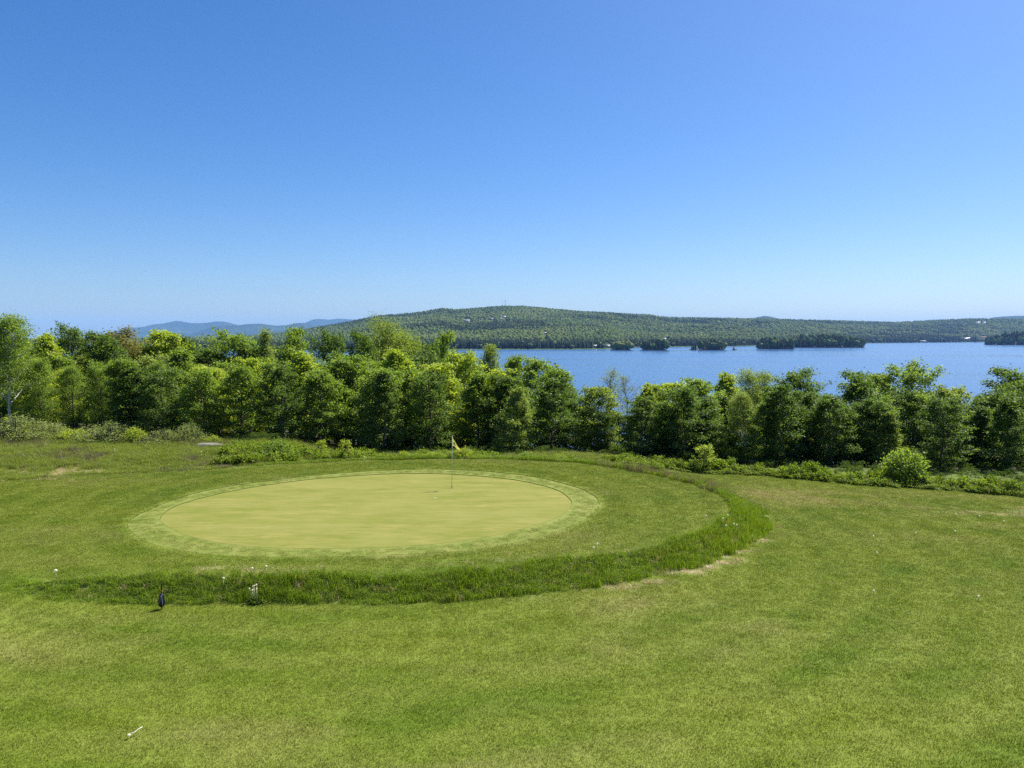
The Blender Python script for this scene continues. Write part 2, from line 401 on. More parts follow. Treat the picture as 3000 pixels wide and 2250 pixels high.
FILL = [
 (-38.46, 53.1, 3.81, 2.57, 'maple', 'pale', 'pale green maple partly hidden behind the green maple'),
 (-35.95, 51.0, 4.82, 2.49, 'oak', 'dark', 'dark green oak partly hidden behind the tall birch at the left edge'),
 (-39.61, 57.5, 4.32, 2.06, 'maple', 'lime', 'yellow-green maple partly hidden behind the green maple'),
 (-38.03, 56.7, 5.21, 2.47, 'aspen', 'lime', 'yellow-green aspen partly hidden behind the tall birch at the left edge'),
 (-37.11, 56.6, 5.12, 2.28, 'oak', 'mid', 'mid-green oak partly hidden behind the tall birch at the left edge'),
 (-31.34, 49.1, 4.72, 2.37, 'oak', 'lime', 'yellow-green oak partly hidden behind the tall birch at the left edge'),
 (-34.12, 54.1, 4.02, 1.97, 'oak', 'lime', 'yellow-green oak partly hidden behind the slim green aspen in front of the yellow-green maple'),
 (-32.22, 52.8, 3.85, 2.62, 'aspen', 'lime', 'yellow-green aspen partly hidden behind the slim green aspen in front of the yellow-green maple'),
 (-29.97, 50.9, 4.17, 2.66, 'aspen', 'lime', 'yellow-green aspen partly hidden behind the mid-green aspen above the pale willow shrubs'),
 (-31.45, 54.7, 4.72, 2.54, 'maple', 'mid', 'mid-green maple partly hidden behind the mid-green aspen above the pale willow shrubs'),
 (-32.98, 59.3, 4.78, 1.87, 'maple', 'pale', 'pale green maple partly hidden behind the dark oak leaning against the right flank'),
 (-31.53, 57.6, 4.57, 2.32, 'aspen', 'lime', 'yellow-green aspen partly hidden behind the soft green aspen below the reddish brown oak'),
 (-30.35, 57.5, 4.36, 1.86, 'maple', 'mid', 'mid-green maple partly hidden behind the soft green aspen below the reddish brown oak'),
 (-27.65, 53.9, 4.38, 2.33, 'maple', 'mid', 'mid-green maple partly hidden behind the soft green aspen below the reddish brown oak'),
 (-24.44, 49.5, 4.74, 1.75, 'maple', 'mid', 'mid-green maple partly hidden behind the dark maple behind the pale grey-green shrub clump'),
 (-24.09, 50.5, 4.91, 1.89, 'maple', 'pale', 'pale green maple partly hidden behind the dark maple behind the pale grey-green shrub clump'),
 (-23.04, 49.4, 4.67, 1.77, 'aspen', 'mid', 'mid-green aspen partly hidden behind the dark maple with bright flat leaf layers'),
 (-22.98, 51.2, 4.13, 2.05, 'oak', 'dark', 'dark green oak partly hidden behind the dark maple with bright flat leaf layers'),
 (-25.66, 59.5, 3.47, 2.07, 'maple', 'mid', 'mid-green maple partly hidden behind the broad mid-green maple in the left middle'),
 (-20.18, 49.4, 4.28, 2.25, 'maple', 'lime', 'yellow-green maple partly hidden behind the slim young maple above the grey rock'),
 (-20.76, 52.7, 4.2, 2.12, 'oak', 'mid', 'mid-green oak partly hidden behind the slim young maple above the grey rock'),
 (-22.21, 57.9, 3.91, 1.84, 'oak', 'pale', 'pale green oak partly hidden behind the lime green maple behind the flat grey rock'),
 (-20.03, 55.6, 4.22, 2.31, 'maple', 'mid', 'mid-green maple partly hidden behind the slim green maple left of the big dark bush'),
 (-18.54, 52.9, 3.76, 1.81, 'maple', 'pale', 'pale green maple partly hidden behind the slim green maple left of the big dark bush'),
 (-18.19, 55.2, 4.22, 2.33, 'maple', 'lime', 'yellow-green maple partly hidden behind the lime maple right of the poplar spire'),
 (-18.68, 58.8, 4.59, 2.19, 'aspen', 'mid', 'mid-green aspen partly hidden behind the lime maple right of the poplar spire'),
 (-16.43, 54.3, 4.07, 2.3, 'aspen', 'mid', 'mid-green aspen partly hidden behind the slim dark maple behind the big dark bush'),
 (-14.42, 51.9, 3.5, 2.12, 'aspen', 'lime', 'yellow-green aspen partly hidden behind the slim dark maple behind the big dark bush'),
 (-14.08, 52.5, 3.38, 1.84, 'aspen', 'lime', 'yellow-green aspen partly hidden behind the shaded green maple behind the two little bright saplings'),
 (-12.39, 49.3, 4.06, 1.99, 'aspen', 'mid', 'mid-green aspen partly hidden behind the shaded green maple behind the two little bright saplings'),
 (-13.11, 57.6, 3.34, 2.23, 'maple', 'pale', 'pale green maple partly hidden behind the mid-green maple below the two dark round crowns'),
 (-11.04, 52.0, 3.41, 2.19, 'maple', 'mid', 'mid-green maple partly hidden behind the mid-green maple below the two dark round crowns'),
 (-11.75, 58.3, 3.47, 2.19, 'oak', 'lime', 'yellow-green oak partly hidden behind the leafy maple right of the bright saplings'),
 (-10.69, 59.9, 3.77, 2.46, 'maple', 'dark', 'dark green maple partly hidden behind the leafy maple right of the bright saplings'),
 (-8.69, 52.3, 4.03, 2.0, 'oak', 'mid', 'mid-green oak partly hidden behind the slim dark maple behind the putting green'),
 (-8.14, 54.8, 4.01, 1.83, 'oak', 'mid', 'mid-green oak partly hidden behind the bright lime maple directly below the feathery willow'),
 (-6.7, 49.0, 4.07, 1.89, 'maple', 'mid', 'mid-green maple partly hidden behind the slim dark maple left of the flag'),
 (-6.07, 53.7, 3.36, 2.18, 'aspen', 'pale', 'pale green aspen partly hidden behind the slim dark maple left of the flag'),
 (-5.6, 56.5, 3.35, 2.53, 'oak', 'pale', 'pale green oak partly hidden behind the front-row lime maple left of the flag'),
 (-3.98, 49.7, 3.46, 1.99, 'aspen', 'mid', 'mid-green aspen partly hidden behind the front-row lime maple left of the flag'),
 (-3.7, 57.6, 2.81, 2.18, 'maple', 'mid', 'mid-green maple partly hidden behind the lime maple directly above the flag'),
 (-2.95, 55.0, 3.54, 1.85, 'oak', 'mid', 'mid-green oak partly hidden behind the lime maple directly above the flag'),
 (-2.03, 55.4, 2.66, 1.97, 'maple', 'mid', 'mid-green maple partly hidden behind the mid-green maple directly behind the flag'),
 (-1.1, 49.9, 4.04, 2.42, 'maple', 'lime', 'yellow-green maple partly hidden behind the dark maple right of the flag'),
 (-0.35, 59.8, 1.46, 1.82, 'aspen', 'dark', 'dark green aspen partly hidden behind the dark maple right of the flag'),
 (0.49, 50.3, 2.69, 2.69, 'maple', 'mid', 'mid-green maple partly hidden behind the sunlit pale maple at the front of the wood'),
 (-55.74, 76.9, 5.0, 2.2, 'maple', 'mid', 'mid-green maple partly hidden behind the green maple'),
 (-55.62, 79.2, 5.74, 2.61, 'maple', 'dark', 'dark green maple partly hidden behind the green maple'),
 (-52.36, 75.8, 4.71, 2.63, 'oak', 'dark', 'dark green oak partly hidden behind the green maple'),
 (-41.7, 62.8, 5.54, 2.47, 'maple', 'dark', 'dark green maple partly hidden behind the tall birch at the left edge'),
 (-43.83, 67.5, 5.04, 3.03, 'aspen', 'lime', 'yellow-green aspen partly hidden behind the tall birch at the left edge'),
 (-43.45, 69.0, 5.64, 2.63, 'oak', 'mid', 'mid-green oak partly hidden behind the slim green aspen in front of the yellow-green maple'),
 (-46.18, 76.3, 5.21, 2.07, 'maple', 'lime', 'yellow-green maple partly hidden behind the yellow-green maple near the left edge'),
 (-38.79, 65.7, 4.68, 3.07, 'oak', 'mid', 'mid-green oak partly hidden behind the knobbly dark oak on the left skyline'),
 (-45.56, 79.4, 4.46, 2.2, 'aspen', 'pale', 'pale green aspen partly hidden behind the knobbly dark oak on the left skyline'),
 (-42.64, 77.1, 4.94, 2.73, 'maple', 'mid', 'mid-green maple partly hidden behind the dark oak leaning against the right flank'),
 (-33.04, 62.2, 5.77, 2.43, 'aspen', 'mid', 'mid-green aspen partly hidden behind the dark oak leaning against the right flank'),
 (-37.0, 71.1, 4.34, 2.03, 'maple', 'mid', 'mid-green maple partly hidden behind the oak'),
 (-37.97, 77.4, 5.49, 2.75, 'maple', 'pale', 'pale green maple partly hidden behind the dark maple behind the pale grey-green shrub clump'),
 (-31.54, 65.4, 5.48, 2.15, 'aspen', 'mid', 'mid-green aspen partly hidden behind the dark maple behind the pale grey-green shrub clump'),
 (-34.17, 75.0, 4.88, 2.37, 'maple', 'lime', 'yellow-green maple partly hidden behind the lime green maple crown under the highest blue mountain'),
 (-32.56, 74.7, 4.82, 2.15, 'aspen', 'pale', 'pale green aspen partly hidden behind the broad mid-green maple in the left middle'),
 (-34.09, 79.9, 4.17, 2.57, 'aspen', 'lime', 'yellow-green aspen partly hidden behind the small dark pointed crown'),
 (-29.61, 74.2, 4.34, 2.07, 'maple', 'pale', 'pale green maple partly hidden behind the small dark pointed crown'),
 (-23.42, 60.9, 5.22, 2.54, 'maple', 'dark', 'dark green maple partly hidden behind the lime green maple behind the flat grey rock'),
 (-29.99, 82.5, 4.12, 2.47, 'oak', 'dark', 'dark green oak partly hidden behind the green oak before the blue mountains'),
 (-23.61, 67.2, 4.14, 2.51, 'aspen', 'lime', 'yellow-green aspen partly hidden behind the green oak before the blue mountains'),
 (-20.69, 62.4, 5.41, 2.41, 'maple', 'dark', 'dark green maple partly hidden behind the narrow pale green poplar spire on the left skyline'),
 (-21.57, 69.3, 4.3, 2.28, 'maple', 'mid', 'mid-green maple partly hidden behind the rounded green oak crown'),
 (-18.91, 66.7, 5.15, 2.04, 'oak', 'mid', 'mid-green oak partly hidden behind the yellow-green maple left of the centre of the wood'),
 (-22.29, 81.5, 4.46, 3.03, 'oak', 'lime', 'yellow-green oak partly hidden behind the yellow-green maple left of the centre of the wood'),
 (-19.01, 76.5, 3.9, 2.13, 'aspen', 'mid', 'mid-green aspen partly hidden behind the shaded green maple behind the two little bright saplings'),
 (-17.3, 76.0, 4.51, 2.04, 'maple', 'mid', 'mid-green maple partly hidden behind the mid-green maple below the two dark round crowns'),
 (-16.09, 77.2, 3.97, 2.44, 'maple', 'mid', 'mid-green maple partly hidden behind the mid-green maple below the two dark round crowns'),
 (-16.38, 83.4, 4.15, 2.51, 'oak', 'mid', 'mid-green oak partly hidden behind the right one of the two dark round crowns'),
 (-11.86, 66.8, 3.99, 2.85, 'aspen', 'mid', 'mid-green aspen partly hidden behind the leafy maple right of the bright saplings'),
 (-10.06, 64.2, 4.76, 2.47, 'maple', 'mid', 'mid-green maple partly hidden behind the bright lime maple directly below the feathery willow'),
 (-11.26, 83.4, 4.62, 2.86, 'maple', 'pale', 'pale green maple partly hidden behind the dark pointed maple between the feathery willow'),
 (-8.64, 69.8, 4.79, 2.79, 'oak', 'dark', 'dark green oak partly hidden behind the slim dark maple left of the flag'),
 (-6.41, 65.7, 3.72, 2.06, 'maple', 'pale', 'pale green maple partly hidden behind the front-row lime maple left of the flag'),
 (-5.15, 65.8, 4.74, 2.05, 'aspen', 'dark', 'dark green aspen partly hidden behind the lime maple directly above the flag'),
 (-4.69, 80.0, 3.51, 3.05, 'maple', 'dark', 'dark green maple partly hidden behind the round-headed oak on a visible stem'),
 (-3.18, 64.7, 3.49, 2.58, 'aspen', 'mid', 'mid-green aspen partly hidden behind the mid-green maple directly behind the flag'),
 (-1.24, 62.0, 3.57, 2.6, 'maple', 'dark', 'dark green maple partly hidden behind the pale thin-topped aspen'),
 (-0.88, 82.1, 1.98, 2.02, 'maple', 'mid', 'mid-green maple partly hidden behind the green maple top left of the lake-side gap'),
 (0.8, 73.0, 2.28, 2.69, 'aspen', 'mid', 'mid-green aspen partly hidden behind the green maple top left of the lake-side gap'),
 (1.88, 53.7, 2.51, 2.98, 'oak', 'mid', 'mid-green oak partly hidden behind the dark maple below the two-humped maple'),
 (3.0, 57.0, 2.46, 2.53, 'maple', 'dark', 'dark green maple partly hidden behind the dark maple below the two-humped maple'),
 (3.39, 54.4, 2.75, 2.15, 'oak', 'dark', 'dark green oak partly hidden behind the dark maple below the two-humped maple'),
 (4.24, 51.4, 2.16, 2.88, 'oak', 'dark', 'dark green oak partly hidden behind the broad dark olive maple below the sparse grey tree'),
 (5.32, 56.6, 1.16, 2.54, 'oak', 'dark', 'dark green oak partly hidden behind the two-humped green maple'),
 (5.12, 48.0, 1.74, 2.97, 'oak', 'dark', 'dark green oak partly hidden behind the broad dark olive maple below the sparse grey tree'),
 (5.58, 45.9, 1.78, 2.99, 'oak', 'dark', 'dark green oak partly hidden behind the slim dark maple behind the weeds'),
 (7.15, 52.8, 1.0, 2.49, 'oak', 'dark', 'dark green oak partly hidden behind the broad dark olive maple below the sparse grey tree'),
 (8.18, 54.8, 0.61, 2.77, 'maple', 'dark', 'dark green maple partly hidden behind the slim dark maple behind the weeds'),
 (7.95, 48.2, 0.78, 2.35, 'oak', 'dark', 'dark green oak partly hidden behind the slim dark maple behind the weeds'),
 (8.97, 48.7, 1.74, 2.31, 'oak', 'dark', 'dark green oak partly hidden behind the slim dark maple behind the weeds'),
 (9.25, 45.8, 1.5, 2.03, 'oak', 'dark', 'dark green oak partly hidden behind the shaded maple left of the bright roadside sapling'),
 (9.54, 45.6, 2.29, 2.95, 'oak', 'mid', 'mid-green oak partly hidden behind the shaded maple left of the bright roadside sapling'),
 (12.59, 56.4, 0.9, 2.14, 'maple', 'mid', 'mid-green maple partly hidden behind the shaded maple left of the bright roadside sapling'),
 (11.68, 47.4, 2.36, 2.8, 'maple', 'dark', 'dark green maple partly hidden behind the shaded maple left of the bright roadside sapling'),
 (11.86, 46.1, 2.42, 2.49, 'maple', 'dark', 'dark green maple partly hidden behind the shaded maple left of the bright roadside sapling'),
 (15.24, 56.3, 1.42, 2.35, 'maple', 'dark', 'dark green maple partly hidden behind the upright green maple right of the yellow-lime maple'),
 (15.9, 56.0, 1.95, 2.49, 'oak', 'dark', 'dark green oak partly hidden behind the second pale-stemmed birch'),
 (16.38, 54.2, 1.52, 3.07, 'oak', 'mid', 'mid-green oak partly hidden behind the second pale-stemmed birch'),
 (16.62, 52.2, 2.81, 2.23, 'oak', 'dark', 'dark green oak partly hidden behind the grey-olive birch'),
 (14.88, 45.0, 2.43, 2.78, 'maple', 'mid', 'mid-green maple partly hidden behind the slim dark maple behind the pale birch stems'),
 (16.99, 49.3, 2.49, 2.9, 'maple', 'dark', 'dark green maple partly hidden behind the slim dark maple behind the pale birch stems'),
 (17.35, 48.6, 2.35, 2.39, 'maple', 'dark', 'dark green maple partly hidden behind the slim dark maple behind the pale birch stems'),
 (18.21, 48.0, 1.61, 2.44, 'maple', 'mid', 'mid-green maple partly hidden behind the shaded maple below the oak with the reaching branch'),
 (18.05, 46.7, 1.82, 2.04, 'oak', 'mid', 'mid-green oak partly hidden behind the shaded maple below the oak with the reaching branch'),
 (19.05, 47.0, 2.56, 2.99, 'oak', 'dark', 'dark green oak partly hidden behind the slim dark maple under the dense oval oak'),
 (20.06, 47.4, 1.78, 2.75, 'oak', 'mid', 'mid-green oak partly hidden behind the slim dark maple under the dense oval oak'),
 (23.9, 55.4, 1.35, 2.76, 'maple', 'mid', 'mid-green maple partly hidden behind the dense oval oak'),
 (20.89, 46.2, 2.34, 2.89, 'oak', 'dark', 'dark green oak partly hidden behind the slim dark maple under the dense oval oak'),
 (21.21, 45.3, 2.47, 2.56, 'oak', 'dark', 'dark green oak partly hidden behind the spreading maple behind the leafy bush'),
 (24.51, 51.0, 2.19, 2.49, 'oak', 'mid', 'mid-green oak partly hidden behind the spreading maple behind the leafy bush'),
 (27.05, 54.5, 1.92, 2.59, 'oak', 'dark', 'dark green oak partly hidden behind the spreading maple behind the leafy bush'),
 (27.58, 54.6, 2.22, 2.75, 'oak', 'dark', 'dark green oak partly hidden behind the spreading maple behind the leafy bush'),
 (26.81, 51.3, 2.61, 2.1, 'maple', 'dark', 'dark green maple partly hidden behind the spreading maple behind the leafy bush'),
 (26.38, 49.3, 2.43, 2.34, 'oak', 'mid', 'mid-green oak partly hidden behind the slim dark maple right of the leafy bush'),
 (31.23, 56.2, 2.37, 2.08, 'oak', 'dark', 'dark green oak partly hidden behind the slim dark maple right of the leafy bush'),
 (30.63, 54.0, 1.46, 2.76, 'oak', 'dark', 'dark green oak partly hidden behind the olive maple on the right shoulder'),
 (32.13, 55.1, 0.53, 2.53, 'oak', 'dark', 'dark green oak partly hidden behind the olive maple on the right shoulder'),
 (27.8, 46.1, 1.83, 2.43, 'oak', 'mid', 'mid-green oak partly hidden behind the slim dark maple right of the leafy bush'),
 (27.76, 45.0, 2.07, 3.0, 'maple', 'dark', 'dark green maple partly hidden behind the slim dark maple at the field edge'),
 (33.08, 52.4, 2.24, 2.27, 'maple', 'dark', 'dark green maple partly hidden behind the tall green oak near the right picture edge'),
 (29.65, 46.2, 3.01, 2.99, 'oak', 'dark', 'dark green oak partly hidden behind the slim dark maple at the field edge'),
 (30.9, 47.0, 2.52, 2.72, 'maple', 'dark', 'dark green maple partly hidden behind the slim dark maple at the field edge'),
 (34.95, 51.8, 2.08, 2.46, 'oak', 'mid', 'mid-green oak partly hidden behind the dark oak'),
 (34.41, 50.1, 2.29, 2.46, 'maple', 'dark', 'dark green maple partly hidden behind the dark oak'),
 (32.23, 46.0, 2.16, 2.46, 'oak', 'dark', 'dark green oak partly hidden behind the slim dark maple at the field edge'),
 (33.49, 46.8, 2.71, 2.48, 'oak', 'dark', 'dark green oak partly hidden behind the slim dark maple at the field edge'),
 (35.61, 48.9, 2.74, 2.8, 'oak', 'dark', 'dark green oak partly hidden behind the dark oak'),
]
SHRUBS = [
 (-28.63, 44, 1.94, 2.04, 'willow_shrub', 'sage', 'pale sage willow shrub below the tall left-edge birch'),
 (-27.09, 44.5, 1.35, 1.3, 'willow_shrub', 'sage', 'smaller pale willow shrub second from the left edge'),
 (-25.23, 44, 1.05, 1.18, 'leafy_bush', 'lime', 'low yellow-green bush between the pale willow shrubs'),
 (-22.93, 43.5, 1.54, 1.81, 'willow_shrub', 'sage', 'broad grey-green willow shrub in the middle of the shrub row'),
 (-21.16, 43, 1.27, 0.84, 'leafy_bush', 'lime', 'rounded lime bush at the right end of the broad grey-green shrub'),
 (-19.57, 43, 1.13, 1.15, 'willow_shrub', 'sage', 'low pale willow shrub left of the tall feathery one'),
 (-18.24, 43.2, 1.53, 0.9, 'willow_shrub', 'sage', 'tall feathery pale shrub left of the flat grey rock'),
 (-16.8, 43, 0.78, 0.63, 'leafy_bush', 'lime', 'tiny yellow-green bush behind the flat grey rock'),
 (-12.26, 39.5, 1.08, 1.06, 'leafy_bush', 'mid', 'big dark green bush at the meadow edge left of the two saplings'),
 (-9.88, 39.5, 0.9, 0.43, 'sapling', 'lime', 'small bright sapling between the big dark bush and its twin'),
 (-8.45, 39, 0.97, 0.52, 'sapling', 'lime', 'bright leafy sapling right of its smaller twin behind the green'),
 (-2.56, 39.5, 0.6, 0.67, 'leafy_bush', 'lime', 'yellow-green bush behind the flag'),
 (-5.65, 39.5, 0.37, 0.48, 'leafy_bush', 'lime', 'small light bush behind the green left of the flag'),
 (-3.97, 39.5, 0.3, 0.67, 'leafy_bush', 'lime', 'flat pale bush just left of the flagstick'),
 (0.81, 40.5, 0.19, 0.59, 'leafy_bush', 'mid', 'low green bush at the far right curve of the green'),
 (2.54, 40.5, 0.1, 0.44, 'leafy_bush', 'lime', 'small pale bush left of the weed border'),
 (10.19, 40.5, 0.5, 0.79, 'sapling', 'lime', 'bright yellow-green sapling behind the weed border'),
 (19.87, 38.5, 0.83, 1.41, 'leafy_bush', 'mid', 'leafy pale green bush rising above the weed border on the right'),
 (17.34, 39.5, -0.82, 0.58, 'leafy_bush', 'lime', 'small tuft-like bush in the weed border below the oval oak'),
]
CREST = [
 (-0.8163, 4200, -13.8),(-0.4888, 4200, -13.0),(-0.3795, 4200, -3.6),(-0.3168, 4200, 6.7),(-0.2774, 4000, 27.1),(-0.2597, 3900, 38.4),
 (-0.2296, 3800, 57.4),(-0.1987, 3700, 78.8),(-0.1678, 3700, 101.7),(-0.1289, 3700, 112.0),(-0.1127, 3700, 120.3),(-0.0921, 3600, 133.2),
 (-0.0733, 3700, 128.8),(-0.0415, 3700, 137.2),(-0.0172, 3700, 145.4),(0.0146, 3700, 145.4),(0.0384, 3800, 140.8),(0.0882, 3900, 126.7),
 (0.1297, 4000, 122.3),(0.1764, 4200, 116.3),(0.1995, 4400, 107.7),(0.2379, 4700, 111.7),(0.2971, 5000, 114.5),(0.3547, 5300, 114.4),
 (0.3979, 5600, 114.1),(0.4591, 6000, 106.7),(0.4874, 6000, 114.6),(0.5153, 6000, 122.2),(0.5368, 6000, 127.6),(0.5552, 6000, 124.0),
 (0.5859, 6000, 119.5),(0.6724, 6200, 133.2),(0.8736, 6500, 124.7),
]
SHORE = [
 (-0.8162, 1300),(-0.3795, 1400),(-0.0884, 1420),(0.0, 1440),(0.0796, 1450),(0.1278, 1500),(0.1452, 1750),(0.2032, 1850),(0.2829, 1980),(0.3125, 2200),
 (0.3795, 2600),(0.4374, 3200),(0.4787, 3500),(0.525, 3900),(0.5867, 4300),(0.6734, 4300),(0.8747, 4000),
]
RIDGES = [
 [(-9089, 15537, -81), (-8449, 15894, 36), (-8094, 16078, 165), (-7967, 16141, 201), (-7764, 16239, 216), (-7592, 16321, 275), (-7382, 16417, 298), (-7173, 16509, 358), (-6895, 16627, 302), (-6654, 16725, 311), (-6434, 16811, 350), (-6245, 16882, 337), (-6035, 16958, 271), (-5720, 17067, 197), (-5331, 17192, 24)],
 [(-5720, 12778, -66), (-5567, 12846, -32), (-5337, 12943, 77), (-5097, 13039, 169), (-4925, 13105, 211), (-4694, 13190, 206), (-4532, 13246, 230), (-4363, 13303, 237), (-4111, 13383, 203), (-3937, 13435, 210), (-3760, 13486, 252), (-3638, 13519, 253), (-3408, 13579, 182), (-3027, 13669, 81), (-2679, 13741, -10)],
 [(-5925, 19102, -17), (-5452, 19242, 221), (-5172, 19320, 367), (-4995, 19366, 445), (-4818, 19411, 463), (-4607, 19462, 439), (-4402, 19510, 474), (-3947, 19607, 442), (-3062, 19764, 288), (-2202, 19878, 26)],
 [(2515, 9161, 117), (2755, 9092, 212), (2865, 9058, 235), (2955, 9029, 255), (3045, 8999, 238), (3170, 8956, 201), (3381, 8878, 94)],
 [(6560, 11224, 117), (6862, 11041, 281), (6984, 10965, 298), (7103, 10888, 306), (7286, 10766, 302), (7510, 10611, 284), (7815, 10388, 200), (8103, 10166, 84)],
]
ISLANDS = [
 (197, 1372, 17.0, 16.7, 'leafy little island nearest the left shore'),(254, 1354, 21.9, 21.6, 'high domed wooded island second from the left'),
 (326, 1372, 8.5, 10.7, 'low bushy islet beside the middle island'),(361, 1372, 22.8, 20.4, 'wooded middle island right of the low bushy islet'),
 (398, 1372, 4.3, 9.4, 'tiny rock islet with one small tree'),(512, 1468, 34.8, 21.5, 'wooded islet at the left end of the long point'),
 (699, 1680, 87.9, 28.7, 'long dark wooded point in the lake'),(1491, 2213, 98.1, 36.3, 'dark wooded headland at the right picture edge'),
]
HOUSES = [
 (-78, 2999, 17, 'grey', 'grey-roofed house left of the white pair on the hillside'),
 (-30, 3060, 17, 'white', 'white house with a bright roof high on the hillside below the masts'),
 (-44, 2990, 12, 'grey', 'small grey house between the two hillside houses'),
 (-166, 2845, 22, 'grey', 'long low grey house beside the pale hillside clearing'),
 (86, 1998, 9, 'white', 'white house in a clearing above the left shore'),
 (161, 1491, 8, 'white', 'small white cottage at the water by the left shore'),
 (188, 1508, 8, 'white', 'second white lakeside cottage, nearer the leafy little island'),
 (419, 2109, 12, 'white', 'white cabin among trees behind the high domed island'),(2972, 4922, 30, 'white', 'long white building on the right ridge'),
 (3003, 4904, 24, 'white', 'second white building on the right ridge, further right'),
 (2182, 3705, 22, 'white', 'white cottage above the right far shore'),(2207, 3725, 24, 'white', 'larger white cottage above the right far shore'),
 (2306, 3771, 34, 'tan', 'tan house close to the water on the right far shore'),
 (1695, 3176, 20, 'grey', 'grey boathouse on the far shore beyond the long point'),
]
MASTS = [
 (-32, 3640, 36),(-45, 3640, 34),
]
GREEN_EDGE = [
 (-12.17, 26.24),(-11.14, 24.76),(-10.02, 23.68),(-8.76, 22.88),(-6.63, 22.36),(-4.34, 22.43),(-1.73, 23.04),(0.33, 24.67),(1.59, 26.24),(2.22, 28.37),
 (1.87, 30.94),(0.44, 32.95),(-1.55, 34.18),(-4.13, 34.79),(-7.07, 34.18),(-10.01, 32.33),(-11.87, 29.79),(-12.41, 28.02),
]
COLLAR_EDGE = [
 (-12.67, 24.99),(-10.79, 22.77),(-8.65, 21.61),(-6.04, 21.4),(-3.54, 21.61),(-1.01, 22.17),(1.02, 23.85),(2.68, 26.24),(3.22, 28.02),(3.1, 30.46),
 (2.32, 32.1),(0.96, 33.93),(-1.6, 35.42),(-3.73, 35.88),(-7.25, 35.05),(-10.25, 33.11),(-12.32, 30.94),(-13.05, 27.62),(-13.02, 25.94),
]
RIM = [
 (-11.91, 18.55),(-11.68, 19.16),(-11.05, 19.57),(-9.86, 19.86),(-8.01, 19.72),(-5.34, 19.72),(-2.69, 19.86),(0.0, 20.56),(0.77, 21.0),(1.96, 21.4),
 (3.01, 21.89),(4.13, 22.5),(5.37, 23.44),(6.35, 24.76),(7.3, 26.29),(7.87, 27.85),(8.08, 29.53),(7.76, 31.51),(6.93, 33.03),(5.98, 34.52),
 (4.9, 35.88),(3.73, 37.24),(0.0, 38.6),(-5.17, 38.49),(-10.14, 37.44),
]
TOE = [
 (-11.94, 18.6),(-10.94, 18.61),(-9.92, 18.74),(-6.78, 18.72),(-3.4, 18.77),(0.0, 19.31),(1.82, 19.88),(3.19, 20.42),(4.28, 21.16),(5.48, 22.11),
 (6.37, 23.16),(7.4, 24.45),(8.28, 25.84),(9.47, 27.95),(10.32, 30.11),
]
BACK = [
 (-22.09, 32.87),(-20.59, 33.35),(-18.65, 34.27),(-17.03, 34.79),(-14.15, 35.51),(-11.92, 36.64),(-10.14, 37.44),(-8.52, 38.07),(-5.17, 38.49),
 (-1.73, 38.71),(3.43, 38.28),(9.0, 39.4),
]
WEED_EDGE = [
 (7.28, 40.62),(8.73, 39.92),(12.4, 39.53),(16.82, 37.52),(21.24, 36.43),(23.72, 35.24),(27.18, 33.63),
]
DANDELIONS = [
 (-11.56, 19.17, 'b'),(-6.71, 19.53, 'b'),(-6.34, 19.53, 'b'),(-7.32, 19.15, 'b'),(6.29, 24.67, 'r'),(7.27, 25.63, 'r'),(6.95, 24.99, 'r'),
 (7.0, 24.81, 'r'),(7.39, 25.27, 'r'),(7.5, 25.36, 'r'),(9.54, 28.56, 'r'),(9.59, 28.45, 'r'),(2.29, 21.28, 'r'),(2.41, 21.35, 'r'),
 (12.71, 26.65, 'l'),(14.51, 27.26, 'l'),(19.11, 29.51, 'l'),(18.73, 30.41, 'l'),(17.91, 30.65, 'l'),(16.09, 27.55, 'l'),(11.66, 24.18, 'l'),
 (9.53, 19.88, 'l'),(11.96, 19.36, 'l'),(-15.58, 38.28, 'm'),(-20.2, 38.82, 'm'),(-7.16, 37.04, 'm'),
]
FIELDS = [(-190, 2790, 110, 26), (70, 1960, 24, 14)]
HAZE = 3.7e-5

# ------------------------------------------------------------------ the lie of the land
CX, CY = -5.0, 28.5          # middle of the putting green
LAKE = -17.0
rng = np.random.default_rng(11)

def polar(pts):
    p = np.array(pts, float); a = np.arctan2(p[:, 1] - CY, p[:, 0] - CX); r = np.hypot(p[:, 0] - CX, p[:, 1] - CY)
    i = np.argsort(a); return a[i], r[i]
def around(tab, a):
    return np.interp(a, np.concatenate([tab[0] - 2 * math.pi, tab[0], tab[0] + 2 * math.pi]), np.tile(tab[1], 3))
def smooth_tab(tab, n=720, k=9):
    a = np.linspace(-math.pi, math.pi, n, endpoint=False); r = around(tab, a)
    w = np.hanning(2 * k + 3)[1:-1]; w /= w.sum()
    r = np.convolve(np.concatenate([r[-k:], r, r[:k]]), w, 'valid')
    return a, r
LEFT_RIM = [(-14.5, 35.0), (-18.0, 31.5), (-18.5, 27.0), (-16.5, 22.5), (-13.5, 19.6)]
G_T = smooth_tab(polar(GREEN_EDGE)); C_T = smooth_tab(polar(COLLAR_EDGE), k=11)
RIM_T = smooth_tab(polar(RIM + LEFT_RIM), k=9)
_outer = [(-13.6, 18.6), (-17.5, 21.5), (-19.7, 27.0), (-19.0, 32.5), (-15.0, 37.5), (-10.5, 39.8), (-5.3, 41.0), (0.2, 41.2),
          (4.9, 39.6), (6.6, 37.4), (8.0, 35.4), (9.2, 33.6), (10.0, 32.0)]
TOE_T = smooth_tab(polar(TOE + _outer), k=9)

def back_y(x):  return np.interp(x, [p[0] for p in BACK], [p[1] for p in BACK])
def weed_y(x):  return np.interp(x, [p[0] for p in WEED_EDGE], [p[1] for p in WEED_EDGE])

